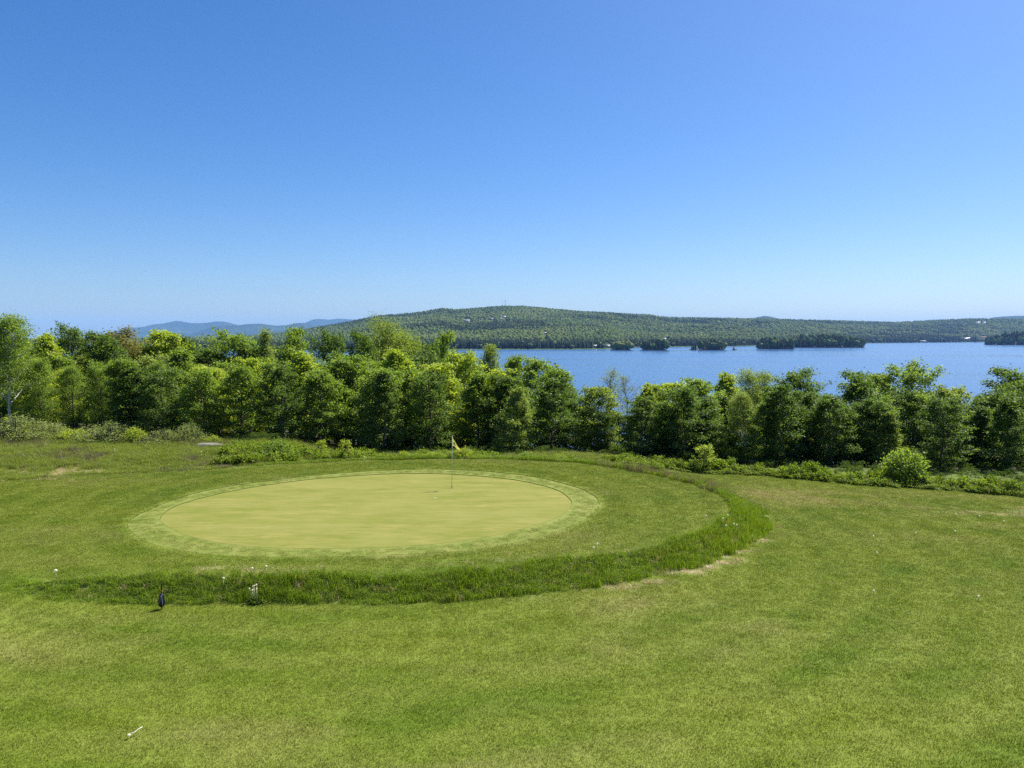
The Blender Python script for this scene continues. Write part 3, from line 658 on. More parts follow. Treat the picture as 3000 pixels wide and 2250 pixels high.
def bank_t(x, y):
    """0 on the plateau, 1 at the foot of its bank and beyond"""
    a = np.arctan2(y - CY, x - CX); r = np.hypot(x - CX, y - CY)
    r0, r1 = around(RIM_T, a), around(TOE_T, a)
    return np.clip((r - r0) / np.maximum(r1 - r0, 0.2), 0, 1)

def low_z(x, y):
    return -(0.42 * ss(-13.6, -9.6, x) + 0.5 * ss(2, 11, x) * ss(14, 30, y) + 0.28 * ss(9, 25, x) * ss(20, 36, y))

def ground_z(x, y):
    x = np.asarray(x, float); y = np.asarray(y, float)
    z = low_z(x, y) * ss(0, 1, bank_t(x, y))
    z = z + 0.12 * ss(-9, -18, x) * ss(35, 42, y)                     # meadow swells a little on the left
    z = z + 0.05 * (fbm(x * 0.12, y * 0.12, 3, 4) - 0.5) * ss(18.5, 15, y)
    edge = 42.0 + 3.0 * ss(-5, -20, x)
    slope = 0.085 + 0.115 * ss(-45, -5, x)
    d = np.maximum(y - edge, 0.0)
    z = z - slope * d * d / (d + 6.0)
    far = np.hypot(x, y - 20.0)
    z = z - 0.2 * np.maximum(far - 140.0, 0.0)
    z = z + 0.5 * (fbm(x * 0.05, y * 0.05, 3, 9) - 0.5) * ss(45, 60, y)
    return np.maximum(z, -21.0)

# ------------------------------------------------------------------ ground materials
LAWN_A, LAWN_B, LAWN_C, LAWN_DRY = (0.106, 0.165, 0.010), (0.158, 0.203, 0.018), (0.205, 0.23, 0.05), (0.285, 0.25, 0.11)

def lawn_colour(t, bright=1.0):
    """mown-grass colour that drifts over metres: worn, lush and dry patches"""
    sc = lambda c: tuple(x * bright for x in c)
    p = t.position(); ps = t.position((0.45, 1.0, 1.0))
    n1 = t.noise(ps, 0.42, 3.0, 0.5); n2 = t.noise(ps, 1.7, 3.0, 0.6); n3 = t.noise(ps, 0.16, 2.0, 0.5)
    c = t.mix(t.maprange(n1, 0.3, 0.7), sc(LAWN_A), sc(LAWN_B))
    c = t.mix(t.maprange(n2, 0.45, 0.75, 0.0, 0.45), c, sc(LAWN_C))
    dry = t.math('MULTIPLY', t.maprange(n3, 0.46, 0.66), t.maprange(n1, 0.40, 0.62))
    c = t.mix(t.math('MULTIPLY', dry, 0.75), c, sc(LAWN_DRY))
    sep = t.node("ShaderNodeSeparateXYZ"); t.l.new(p, sep.inputs[0])
    rx = t.math('ADD', sep.outputs[0], 5.0); ry = t.math('ADD', sep.outputs[1], -28.5)
    rr = t.math('SQRT', t.math('ADD', t.math('MULTIPLY', rx, rx), t.math('MULTIPLY', ry, ry)))
    rr = t.math('ADD', rr, t.math('MULTIPLY', t.noise(p, 0.25, 2.0), 1.6))
    band = t.math('SINE', t.math('MULTIPLY', rr, 3.7))                       # passes of the mower round the green
    c = t.mix(t.maprange(band, -0.5, 0.5, 0.0, 0.42), c, sc((0.195, 0.240, 0.036)))
    grain = t.ramp(t.noise(p, 30.0, 3.0, 0.75), [(0.30, (0.62, 0.66, 0.5)), (0.5, (0.98, 0.98, 0.95)), (0.72, (1.42, 1.36, 1.5))])
    return t.mix(1.0, c, grain, 'MULTIPLY')

def ground_material():
    t = NT("turf_ground")
    z = t.node("ShaderNodeSeparateColor"); t.l.new(t.attr("zone"), z.inputs[0])
    p = t.position()
    lawn = lawn_colour(t, 0.82)
    soil = t.mix(t.noise(p, 3.0), (0.055, 0.09, 0.012), (0.10, 0.14, 0.022))
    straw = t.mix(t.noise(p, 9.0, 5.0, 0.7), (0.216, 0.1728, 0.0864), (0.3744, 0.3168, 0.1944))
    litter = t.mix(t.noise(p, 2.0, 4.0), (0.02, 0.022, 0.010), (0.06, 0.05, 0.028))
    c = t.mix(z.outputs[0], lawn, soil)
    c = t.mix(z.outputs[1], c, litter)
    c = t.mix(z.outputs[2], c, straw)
    nb = t.math('ADD', t.noise(p, 40.0, 3.0, 0.7), t.math('MULTIPLY', t.noise(p, 11.0, 2.0), 0.8))
    return t.done(t.principled(c, 0.85, 0.15, t.bump(nb, 0.5, 0.03)))

def green_material():
    t = NT("putting_turf")
    p = t.position(); ps = t.position((0.22, 1.0, 1.0)); pf = t.position((0.5, 1.0, 1.0))
    n1 = t.noise(ps, 1.5, 6.0, 0.7); n2 = t.noise(ps, 5.5, 5.0, 0.7); n3 = t.noise(pf, 45.0, 3.0, 0.7); n4 = t.noise(p, 0.35, 3.0); n5 = t.noise(p, 2.3, 4.0, 0.7)
    c = t.mix(t.maprange(n1, 0.36, 0.64), (0.150, 0.165, 0.028), (0.250, 0.225, 0.070))
    c = t.mix(t.maprange(n2, 0.44, 0.62, 0.0, 0.7), c, (0.128, 0.152, 0.028))
    c = t.mix(t.maprange(n4, 0.42, 0.66, 0.0, 0.55), c, (0.225, 0.218, 0.068))
    c = t.mix(t.maprange(n5, 0.62, 0.78, 0.0, 0.5), c, (0.26, 0.235, 0.095))
    c = t.mix(t.maprange(n3, 0.3, 0.7, 0.0, 0.42), c, (0.095, 0.118, 0.022))
    return t.done(t.principled(c, 0.9, 0.06, t.bump(n3, 0.3, 0.01)))

def collar_material():
    t = NT("collar_turf")
    p = t.position()
    n1 = t.noise(p, 1.3, 5.0, 0.65); n2 = t.noise(p, 25.0, 3.0, 0.65)
    c = t.mix(t.maprange(n1, 0.35, 0.65), (0.125, 0.165, 0.022), (0.20, 0.215, 0.05))
    c = t.mix(t.maprange(n2, 0.3, 0.75, 0.0, 0.5), c, (0.076, 0.0988, 0.01672))
    return t.done(t.principled(c, 0.85, 0.15, t.bump(n2, 0.5, 0.02)))

M_GROUND, M_GREEN, M_COLLAR = ground_material(), green_material(), collar_material()
M_LIP = plain("cut_turf_lip_with_shade", (0.045, 0.062, 0.014), 0.95, 0.1, var=0.4, scale=18.0)  # dark tone puts the shade on the cut step into the turf colour

# ------------------------------------------------------------------ ground, collar and green as rings about the green's middle
NA = 720
ANG = np.linspace(-math.pi, math.pi, NA, endpoint=False)
RG, RC, RR, RT = around(G_T, ANG), around(C_T, ANG), around(RIM_T, ANG), around(TOE_T, ANG)
wob = lambda s, f: 0.07 * (fbm(np.cos(ANG) * f, np.sin(ANG) * f, 3, s) - 0.5)
RG = RG + wob(1, 14.0); RC = RC + wob(2, 14.0)
GREEN_DROP, COLLAR_DROP = -0.034, -0.016

def rings(radii, zs, name, mat, smooth=True, centre=None):
    """radii, zs: lists of per-angle arrays"""
    v = []
    for r, z in zip(radii, zs):
        v.append(np.column_stack([CX + r * np.cos(ANG), CY + r * np.sin(ANG), z]))
    k = len(radii); v = np.vstack(v)
    i = np.arange(k - 1)[:, None] * NA; j = np.arange(NA)[None, :]; jn = (j + 1) % NA
    q = np.stack([i + j, i + NA + j, i + NA + jn, i + jn], -1).reshape(-1, 4)
    f = [q]
    if centre is not None:
        c = len(v); v = np.vstack([v, centre])
        f.append(np.column_stack([np.full(NA, c), np.arange(NA), (np.arange(NA) + 1) % NA]))
    return mesh_np(name, v, f, smooth)

def gz(r): return ground_z(CX + r * np.cos(ANG), CY + r * np.sin(ANG))
# the green: faint undulation
fr_ = np.linspace(0.06, 1.0, 26)
grn_r = [RG * f for f in fr_]
def green_z(x, y): return GREEN_DROP + 0.05 * (fbm(x * 0.16 + 3, y * 0.16, 2, 21) - 0.5)
edge_soft = lambda f: ss(1.0, 0.8, f)
grn_z = [GREEN_DROP + edge_soft(f) * (green_z(CX + r * np.cos(ANG), CY + r * np.sin(ANG)) - GREEN_DROP) for f, r in zip(fr_, grn_r)]
me = rings(grn_r, grn_z, "putting_green", M_GREEN, True, (CX, CY, float(green_z(CX, CY))))
tag(link("putting_green", me, M_GREEN), "pale close-mown oval putting green", None, None, "structure")
# collar with its cut lip against the green
cl_r = [RG + 0.012 + (RC - RG - 0.012) * f for f in np.linspace(0, 1, 9)]
me = rings(cl_r, [np.full(NA, COLLAR_DROP)] * 9, "green_collar", M_COLLAR)
tag(link("green_collar", me, M_COLLAR), "slightly longer mown collar ringing the putting green", None, None, "structure")
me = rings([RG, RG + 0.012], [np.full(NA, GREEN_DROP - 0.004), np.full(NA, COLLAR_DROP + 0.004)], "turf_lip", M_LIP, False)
tag(link("turf_lip", me, M_LIP), "cut edge round the putting green, its shade put into the dark colour", None, None, "structure")
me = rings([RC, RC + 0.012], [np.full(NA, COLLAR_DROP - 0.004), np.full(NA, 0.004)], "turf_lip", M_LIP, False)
tag(link("turf_lip", me, M_LIP), "cut edge round the collar, its shade put into the dark colour", None, None, "structure")
# everything outside the collar
rad = [RC + 0.012 + (RR - RC - 0.012) * f for f in np.linspace(0, 1, 18)]
rad += [RR + (RT - RR) * f for f in np.linspace(0, 1, 14)[1:]]
out_r = 0.0
for d in np.concatenate([np.linspace(0.25, 14, 48), np.geomspace(15, 420, 60)]):
    rad.append(RT + d + (np.max(RT) - RT) * ss(0, 30, d))
me = rings(rad, [gz(r) for r in rad], "ground", M_GROUND)
co = np.zeros(len(me.vertices) * 3, np.float32); me.vertices.foreach_get("co", co); co = co.reshape(-1, 3)

def on_bank(x, y):
    b = bank_t(x, y); b = np.where((b > 0) & (b < 1), np.clip(b + 0.45 * (fbm(x * 0.9, y * 0.9, 3, 77) - 0.52), 0, 1), b)
    return ss(0.0, 0.12, b) * ss(1.0, 0.9, b) * ss(0.03, 0.12, -low_z(x, y))
def wild(x, y):
    """1 where nobody mows: behind the back edge, in the weed border, on the bank"""
    w1 = ss(-0.3, 0.5, y - back_y(x)) * ss(9.2, 7.4, x)
    w2 = ss(-0.2, 0.4, y - weed_y(x)) * ss(6.5, 8.0, x)
    return np.maximum(np.maximum(w1, w2), on_bank(x, y))
def straw_mask(x, y):
    """bleached thatch at the foot of the bank on the right, along the rim, and the bare sandy patch in the meadow"""
    b = bank_t(x, y); a = np.arctan2(y - CY, x - CX); rt = around(TOE_T, a); r = np.hypot(x - CX, y - CY)
    n = fbm(x * 1.9, y * 1.9, 4, 31)
    foot = ss(0.62, 0.08, np.abs(r - rt - 0.12)) * ss(-0.25, -0.05, np.sin(a + 0.78) * -1 + 0.6) * ss(-1, 6, x) * ss(31, 26, y) * ss(0.44, 0.66, n)
    rr = around(RIM_T, a)
    brow = ss(0.7, 0.1, np.abs(r - rr + 0.35)) * ss(24, 20, y) * ss(-12, -9, x) * ss(3, -1, x) * ss(0.5, 0.7, fbm(x * 0.7, y * 0.7, 4, 37)) * 0.7
    sand = ss(1.6, 0.6, np.hypot((x + 21.0) / 2.1, (y - 35.4) / 1.0)) * ss(0.35, 0.6, fbm(x * 1.5, y * 1.5, 4, 33))
    sand2 = 0.5 * ss(4.2, 1.0, np.hypot((x + 22.5) / 1.6, (y - 34.9) / 0.8)) * ss(0.45, 0.65, fbm(x * 0.9, y * 0.9, 4, 35))
    pale = 0.45 * ss(5, 2, np.hypot(x - 21.0, (y - 31.0) * 1.4)) * ss(0.5, 0.7, fbm(x * 0.5, y * 1.2, 4, 38))
    return np.clip(np.maximum.reduce([foot, brow, sand, sand2, pale]), 0, 1)
x_, y_ = co[:, 0].astype(float), co[:, 1].astype(float)
zone = np.zeros((len(co), 4), np.float32); zone[:, 3] = 1
zone[:, 0] = wild(x_, y_) * 0.9
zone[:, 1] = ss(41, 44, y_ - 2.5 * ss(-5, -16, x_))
zone[:, 2] = straw_mask(x_, y_)
at_ = me.attributes.new("zone", 'FLOAT_COLOR', 'POINT'); at_.data.foreach_set("color", zone.ravel())
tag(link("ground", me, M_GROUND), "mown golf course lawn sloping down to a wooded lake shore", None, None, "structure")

# ------------------------------------------------------------------ lake and far land
def lake_material():
    t = NT("lake_water")
    p = t.position()
    swell = t.noise(t.position((0.05, 0.16, 0.1)), 1.0, 4.0, 0.6)
    chop = t.noise(t.position((0.35, 0.9, 0.5)), 1.0, 3.0, 0.6)
    lanes = t.noise(t.position((0.0011, 0.006, 0.001)), 1.0, 3.0, 0.5)
    rough = t.maprange(lanes, 0.38, 0.68, 0.24, 0.10)
    h = t.math('ADD', swell, t.math('MULTIPLY', chop, 0.35))
    deep = t.mix(lanes, (0.03, 0.085, 0.20), (0.04, 0.105, 0.235))
    b = t.principled(deep, rough, 0.5, t.bump(h, 0.55, 0.9))
    b.inputs["IOR"].default_value = 1.333
    return t.done(b)
M_LAKE = lake_material()
xs = np.linspace(-3500, 6500, 41); ys = np.concatenate([[70], np.linspace(200, 6500, 40)])
X, Y = np.meshgrid(xs, ys); n = len(xs)
v = np.column_stack([X.ravel(), Y.ravel(), np.full(X.size, LAKE)])
i = (np.arange(len(ys) - 1)[:, None] * n + np.arange(n - 1)[None, :]).ravel()
me = mesh_np("lake", v, np.column_stack([i, i + 1, i + n + 1, i + n]))
tag(link("lake", me, M_LAKE), "wide rippled blue lake behind the trees", None, None, "structure")

def far_ground_material(name, a, b, sc):
    t = NT(name)
    n1 = t.noise(t.position(), sc, 6.0, 0.65); n2 = t.noise(t.position(), sc * 7, 4.0, 0.6)
    c = t.mix(t.maprange(n1, 0.35, 0.65), a, b)
    c = t.mix(t.maprange(n2, 0.4, 0.7, 0.0, 0.5), c, [q * 0.5 for q in a])
    return t.done(t.principled(c, 0.95, 0.05))
M_FOREST_FLOOR = far_ground_material("forest_floor", (0.045, 0.08, 0.02), (0.09, 0.125, 0.035), 0.01)
M_FIELD = plain("pale_field", (0.24, 0.24, 0.12), 0.9, 0.1, var=0.25, scale=0.05)
M_MOUNTAIN = far_ground_material("mountain_forest", (0.012, 0.026, 0.014), (0.03, 0.05, 0.022), 0.0012)

bx = [(-17500, -1400), (17500, -1400), (17500, 24500), (-17500, 24500)]
me = mesh_np("land", np.array([(x, y, -22.0) for x, y in bx]), np.array([[0, 1, 2, 3]]))
tag(link("land", me, M_FOREST_FLOOR), "low wooded land stretching to the horizon", None, None, "structure")

CR = np.array(CREST, float); SH = np.array(SHORE, float)
def hill_z(x, y):
    a = np.arctan2(x, y); r = np.hypot(x, y)
    rc = np.interp(a, CR[:, 0], CR[:, 1]); zc = np.interp(a, CR[:, 0], CR[:, 2]) - 12.0 - 6.0 * ss(3800, 6000, rc)
    rs = np.interp(a, SH[:, 0], SH[:, 1])
    t = (r - rs) / (rc - rs)
    tt = np.clip(t, 0, 1)
    prof = 0.78 * tt + 0.22 * ss(0.15, 1.0, tt)
    z = LAKE + 1.5 + (zc - LAKE - 1.5) * prof
    bump = (fbm(x / 360.0, y / 360.0, 4, 51) - 0.5) * 52.0 * np.sin(np.pi * tt) * np.clip((zc + 20) / 110.0, 0.25, 1.0)
    z = z + bump
    z = np.where(t > 1, zc - (r - rc) * 0.09, z)
    z = np.where(t < 0, LAKE + 1.5 + t * 600.0, z)
    return z
az = np.linspace(-0.95, 0.95, 361)
fr2 = np.concatenate([[-0.012, -0.004], np.linspace(0, 1, 90), [1.05, 1.15, 1.4]])
A, Fq = np.meshgrid(az, fr2)
rs = np.interp(A, SH[:, 0], SH[:, 1]); rc = np.interp(A, CR[:, 0], CR[:, 1])
Rr = rs + (rc - rs) * Fq
X, Y = Rr * np.sin(A), Rr * np.cos(A)
Z = hill_z(X, Y)
n = len(az); i = (np.arange(len(fr2) - 1)[:, None] * n + np.arange(n - 1)[None, :]).ravel()
me = mesh_np("hill", np.column_stack([X.ravel(), Y.ravel(), Z.ravel()]), np.column_stack([i, i + 1, i + n + 1, i + n]), True)
tag(link("hill", me, M_FOREST_FLOOR), "long green wooded hill across the lake", None, None, "structure")

RIDGE_LABELS = ["hazy blue mountain ridge with the highest peak on the left", "nearer hazy blue ridge overlapping the left mountains",
                "small hazy blue mountain behind the green hill's left flank", "little blue peak peeping over the right part of the green hill",
                "pale blue ridge at the right picture edge"]
for ri, (crest, lab) in enumerate(zip(RIDGES, RIDGE_LABELS)):
    c = np.array(crest, float); s = np.linspace(0, len(c) - 1, 160)
    k = np.arange(len(c))
    def smooth_i(col):
        f = np.interp(s, k, c[:, col]); w = np.hanning(13)[1:-1]; w /= w.sum()
        return np.convolve(np.pad(f, 5, 'edge'), w, 'valid')
    cx_, cy_, cz_ = smooth_i(0), smooth_i(1), smooth_i(2)
    cz_ = cz_ + (fbm(s * 1.7, s * 0 + ri, 3, 60 + ri) - 0.5) * 7.0
    dd = np.concatenate([-np.geomspace(3000, 30, 22), [0], np.geomspace(60, 2600, 10)])
    V = []
    nrm = np.column_stack([cx_, cy_]); nrm /= np.linalg.norm(nrm, axis=1, keepdims=True)
    for d in dd:
        h = np.exp(-np.abs(d) / 1100.0) if d < 0 else np.exp(-d / 900.0)
        px, py = cx_ + nrm[:, 0] * d, cy_ + nrm[:, 1] * d
        z = -24 + (cz_ + 24) * h
        spur = (fbm(px / 520.0, py / 900.0, 4, 70 + ri) - 0.55) * 0.62 * (cz_ + 24) * np.clip(1 - h, 0, 1) * np.clip(h * 3, 0, 1)
        z = z + spur
        V.append(np.column_stack([px, py, z]))
    n = len(s); i = (np.arange(len(dd) - 1)[:, None] * n + np.arange(n - 1)[None, :]).ravel()
    me = mesh_np("mountain_ridge", np.vstack(V), np.column_stack([i, i + 1, i + n + 1, i + n]), True)
    tag(link("mountain_ridge", me, M_MOUNTAIN), lab, None, None, "structure")

# ------------------------------------------------------------------ far trees (tiny in the picture): crowns for the hill and island woods
def far_crown(seed, w=4.6, h=10.0):
    """a lumpy broadleaf crown on a short stem, about 150 faces"""
    import bmesh
    r = np.random.default_rng(seed)
    bm = bmesh.new(); bmesh.ops.create_icosphere(bm, subdivisions=3, radius=1.0)
    lobes = r.normal(size=(16, 3)); lobes /= np.linalg.norm(lobes, axis=1, keepdims=True)
    for vtx in bm.verts:
        p = np.array(vtx.co); d = lobes @ p
        k = 0.72 + 0.34 * max(0.0, (d.max() - 0.72) / 0.28) + r.uniform(-0.09, 0.09)
        vtx.co = (p[0] * w * k, p[1] * w * k, h * 0.56 + p[2] * h * 0.46 * k)
    me = bpy.data.meshes.new("far_crown"); bm.to_mesh(me); bm.free(); return me
def far_conifer(seed, w=2.9, h=15.0):
    r = np.random.default_rng(seed); g = Geo()
    tiers, sides = 8, 9
    for k in range(tiers):
        z0 = h * (0.10 + 0.80 * k / tiers); z1 = min(h, z0 + h * 0.24); rr = w * (1 - 0.9 * k / tiers)
        a = np.linspace(0, 2 * math.pi, sides, endpoint=False) + r.uniform(0, 6)
        rad = rr * r.uniform(0.62, 1.15, sides)
        v = np.column_stack([rad * np.cos(a), rad * np.sin(a), np.full(sides, z0) - r.uniform(0, 0.7, sides)])
        v = np.vstack([v, (0, 0, z1)])
        g.add(v, None, [(s, (s + 1) % sides, sides) for s in range(sides)])
    g.tube([(0, 0, -1), (0, 0, h * 0.5)], [0.25, 0.12], 5)
    return g.mesh("far_conifer")
def far_leaf_material(name, cols, sc=0.004):
    t = NT(name)
    oi = t.node("ShaderNodeObjectInfo")
    n1 = t.noise(oi.outputs["Location"], sc, 5.0, 0.65)
    f = t.math('ADD', t.math('MULTIPLY', t.maprange(n1, 0.34, 0.66), 0.66), t.math('MULTIPLY', oi.outputs["Random"], 0.34))
    c = t.ramp(f, cols)
    g = t.noise(t.position(), 0.55, 3.0, 0.7)
    c = t.mix(t.maprange(g, 0.45, 0.75, 0.0, 0.2), c, (0.02, 0.035, 0.012))
    return t.done(t.principled(c, 0.9, 0.1, t.bump(g, 0.4, 1.0)))
M_FAR_LEAF = far_leaf_material("far_broadleaf", [(0.0, (0.045, 0.078, 0.026)), (0.35, (0.075, 0.115, 0.03)), (0.7, (0.115, 0.15, 0.036)), (1.0, (0.165, 0.18, 0.05))])
M_FAR_PINE = far_leaf_material("far_conifer", [(0.0, (0.012, 0.024, 0.014)), (0.6, (0.022, 0.040, 0.018)), (1.0, (0.045, 0.065, 0.024))])
FAR = [proto("far_a_crown", far_crown(1), M_FAR_LEAF), proto("far_b_crown", far_crown(2, 5.2, 9.0), M_FAR_LEAF), proto("far_c_crown", far_crown(3, 4.2, 11.5), M_FAR_LEAF),
       proto("far_d_conifer", far_conifer(4), M_FAR_PINE), proto("far_e_conifer", far_conifer(5, 3.4, 14.0), M_FAR_PINE)]

# the wood that covers the hill
na, nr = 580, 400
az0, az1 = -0.70, 0.70
ga, gr = np.meshgrid(np.linspace(az0, az1, na), np.linspace(0, 1, nr))
ga = ga + rng.uniform(-1, 1, ga.shape) * (az1 - az0) / na * 0.8
rs = np.interp(ga, SH[:, 0], SH[:, 1]); rc = np.interp(ga, CR[:, 0], CR[:, 1]) + 40
gr = np.clip(gr + rng.uniform(-1, 1, gr.shape) / nr * 0.8, 0, 1)
Rq = rs + 3 + (rc - rs) * gr ** 1.15
fx, fy = (Rq * np.sin(ga)).ravel(), (Rq * np.cos(ga)).ravel()
tq = gr.ravel()
front = np.ones(len(fx))
keep = rng.uniform(0, 1, len(fx)) < np.where(np.abs(ga.ravel()) > 0.64, 0.35, 1.0)
for (hx, hy, hl, hc, lab) in HOUSES:
    dr = np.array([-hx, -hy]) / math.hypot(hx, hy)
    along = (fx - hx) * dr[0] + (fy - hy) * dr[1]; side = np.abs((fx - hx) * dr[1] - (fy - hy) * dr[0])
    keep &= ~((side < hl * 0.62) & (along > -hl * 0.8) & (along < 130 + hl))
    front = np.where((side < hl * 0.7) & (along > 0) & (along < 520), 0.38, front)
for (kx, ky, kw, kd) in FIELDS:
    keep &= ~((np.abs(fx - kx) < kw) & (np.abs(fy - ky) < kd))
fx, fy, tq, front = fx[keep], fy[keep], tq[keep], front[keep]
patch = fbm(fx / 260.0, fy / 260.0, 3, 81)
shore_d = tq
pc = np.clip(0.95 * ss(0.13, 0.03, shore_d) + ss(0.55, 0.66, patch) * 0.8 + 0.04, 0, 0.95)
con = rng.uniform(0, 1, len(fx)) < pc
idx = np.where(con, rng.integers(3, 5, len(fx)), rng.integers(0, 3, len(fx)))
scl = front * rng.uniform(0.7, 1.5, len(fx)) * np.where(con, 0.9, 1.0) * np.clip(np.hypot(fx, fy) / 2700.0, 0.85, 1.5)
pts = np.column_stack([fx, fy, hill_z(fx, fy) - 0.3])
rot = np.column_stack([np.zeros((len(fx), 2)), rng.uniform(0, 6.28, len(fx))])
scatter("hillside_forest", pts, rot, np.repeat(scl[:, None], 3, 1), idx, FAR, "mixed broadleaf and conifer forest covering the far hill")

# islands and wooded points
M_ROCK = plain("shore_rock", (0.085, 0.08, 0.07), 0.9, 0.2, var=0.4, scale=0.8)
for k, (ix, iy, hw, th, lab) in enumerate(ISLANDS):
    hd = hw * (0.9 if hw < 60 else 0.55)
    a = np.linspace(0, 2 * math.pi, 48, endpoint=False)
    V, rr = [], [1.06, 1.0, 0.9, 0.6, 0.25]
    zz = [-1.2, 0.5, 1.3, 2.2, 2.6] if hw > 6 else [-1.2, 0.7, 1.3, 1.6, 1.8]
    hump = max(0.0, th - 24.0)
    for f, z in zip(rr, zz):
        w_ = 1 + 0.22 * (fbm(np.cos(a) * 2 + k, np.sin(a) * 2, 3, 90 + k) - 0.5)
        V.append(np.column_stack([hw * f * w_ * np.cos(a), hd * f * w_ * np.sin(a), z + hump * (1 - f) * 1.1 + 0 * a + (rng.uniform(-0.2, 0.2, 48) if f < 1.06 else 0)]))
    V = np.vstack(V + [[(0, 0, zz[-1] + hump * 0.9)]])
    m = 48; q = [(r_ * m + j, r_ * m + (j + 1) % m, (r_ + 1) * m + (j + 1) % m, (r_ + 1) * m + j) for r_ in range(4) for j in range(m)]
    tr = [(4 * m + j, 4 * m + (j + 1) % m, 5 * m) for j in range(m)]
    me = mesh_np("island", V, [np.array(q), np.array(tr)], True)
    tag(link("island", me, M_ROCK, None, (ix, iy + hd * 0.9, LAKE)), "rocky ground of the " + lab, None, None, "structure")
    nt = int(max(3, min(320, hw * hd / 9.0)))
    if hw < 6: nt = 3
    u = np.sqrt(rng.uniform(0, 1, nt)) * 0.96; b = rng.uniform(0, 6.28, nt)
    lx, ly = hw * u * np.cos(b), hd * u * np.sin(b)
    if hw > 15:                                        # close rank of trees at the water
        ne = int(hw * 1.3); b2 = np.linspace(0, 6.28, ne) + rng.uniform(-0.05, 0.05, ne)
        lx = np.concatenate([lx, hw * 0.97 * np.cos(b2)]); ly = np.concatenate([ly, hd * 0.95 * np.sin(b2)])
    nn = len(lx); rim_ = np.hypot(lx / hw, ly / hd)
    dome = 1.0 - 0.35 * rim_ ** 3
    cf = rng.uniform(0, 1, nn) < (0.35 if k == 0 else 0.85)
    idx = np.where(cf, rng.integers(3, 5, nn), rng.integers(0, 3, nn))
    hgt = (th - 1.0 - hump * 0.6) * dome * rng.uniform(0.8, 1.22, nn)
    if hw < 6: hgt = (th - 2) * np.array([1.0, 0.45, 0.35])
    sz = hgt / np.where(cf, 14.5, 10.2)
    sxy = np.clip(sz * rng.uniform(0.85, 1.15, nn), 0.25, 1.25 if hw > 6 else 0.55)
    pz = LAKE + 1.4 + hump * np.clip(1 - rim_, 0, 1) * 1.05
    scatter("island_trees", np.column_stack([ix + lx, iy + hd * 0.9 + ly, pz]), np.column_stack([np.zeros((nn, 2)), rng.uniform(0, 6.28, nn)]),
            np.column_stack([sxy, sxy, sz]), idx, FAR, "close dark trees covering the " + lab)

# ------------------------------------------------------------------ houses, masts and clearings on the far shore
M_WALL = {'white': plain("white_boards", (0.38, 0.38, 0.37), 0.7, 0.3, var=0.05), 'grey': plain("grey_boards", (0.34, 0.35, 0.37), 0.8, 0.2),
          'tan': plain("tan_boards", (0.52, 0.42, 0.24), 0.8, 0.2)}
M_ROOF = {'white': plain("bright_metal_roof", (0.34, 0.36, 0.39), 0.35, 0.5, var=0.05), 'grey': plain("grey_shingles", (0.20, 0.21, 0.23), 0.8, 0.2),
          'tan': plain("brown_shingles", (0.20, 0.13, 0.09), 0.85, 0.2)}
M_GLASS = plain("window_glass", (0.02, 0.025, 0.03), 0.08, 0.6, var=0.0)
M_DOOR = plain("painted_door", (0.16, 0.05, 0.04), 0.5, 0.4)
M_STEEL = plain("galvanised_steel", (0.30, 0.31, 0.33), 0.5, 0.5, metal=0.3)
for (hx, hy, L, c, lab) in HOUSES:
    d = min(12.0, L * 0.55); h = 4.6 if L < 40 else 6.5; rh = d * 0.33
    z0 = float(hill_z(hx, hy)) - 0.4
    t = thing("house", (hx, hy, z0), lab, "house", None, math.atan2(-hx, hy) * 0.9)
    g = Geo(); g.box((-L / 2, -d / 2, -3.0), (L / 2, d / 2, h))
    g.add([(-L / 2, -d / 2, h), (-L / 2, d / 2, h), (-L / 2, 0, h + rh - 0.2), (L / 2, -d / 2, h), (L / 2, d / 2, h), (L / 2, 0, h + rh - 0.2)], None, [(0, 2, 1), (3, 4, 5)])
    link("wall", g.mesh("wall"), M_WALL[c], t)
    g = Geo()
    for s in (-1, 1):
        o_ = 0.6; e = np.array([(-L / 2 - o_, s * (d / 2 + o_), h - 0.28), (L / 2 + o_, s * (d / 2 + o_), h - 0.28), (L / 2 + o_, 0, h + rh), (-L / 2 - o_, 0, h + rh)])
        g.add(np.vstack([e, e + (0, 0, 0.25)]), [(0, 1, 2, 3), (4, 7, 6, 5), (0, 4, 5, 1), (1, 5, 6, 2), (3, 2, 6, 7), (0, 3, 7, 4)])
    rf = link("roof", g.mesh("roof"), M_ROOF[c], t)
    g = Geo(); g.box((L * 0.22, d * 0.12, h + rh * 0.3), (L * 0.22 + 0.9, d * 0.12 + 0.9, h + rh + 1.3)); link("chimney", g.mesh("chimney"), M_ROCK, rf)
    nw = 3 if L < 30 else 7
    g = Geo(); g.box((-0.7, -0.05, -0.8), (0.7, 0.05, 0.8)); wm = g.mesh("window")
    for q in range(nw):
        xq = -L / 2 + L * (q + 0.8) / (nw + 0.6)
        link("window", wm, M_GLASS, t, (xq, -d / 2 - 0.03, h * 0.58))
    g = Geo(); g.box((-0.55, -0.05, -1.1), (0.55, 0.05, 1.1)); link("door", g.mesh("door"), M_DOOR, t, (L * 0.36 + 0.5, -d / 2 - 0.03, 1.2))
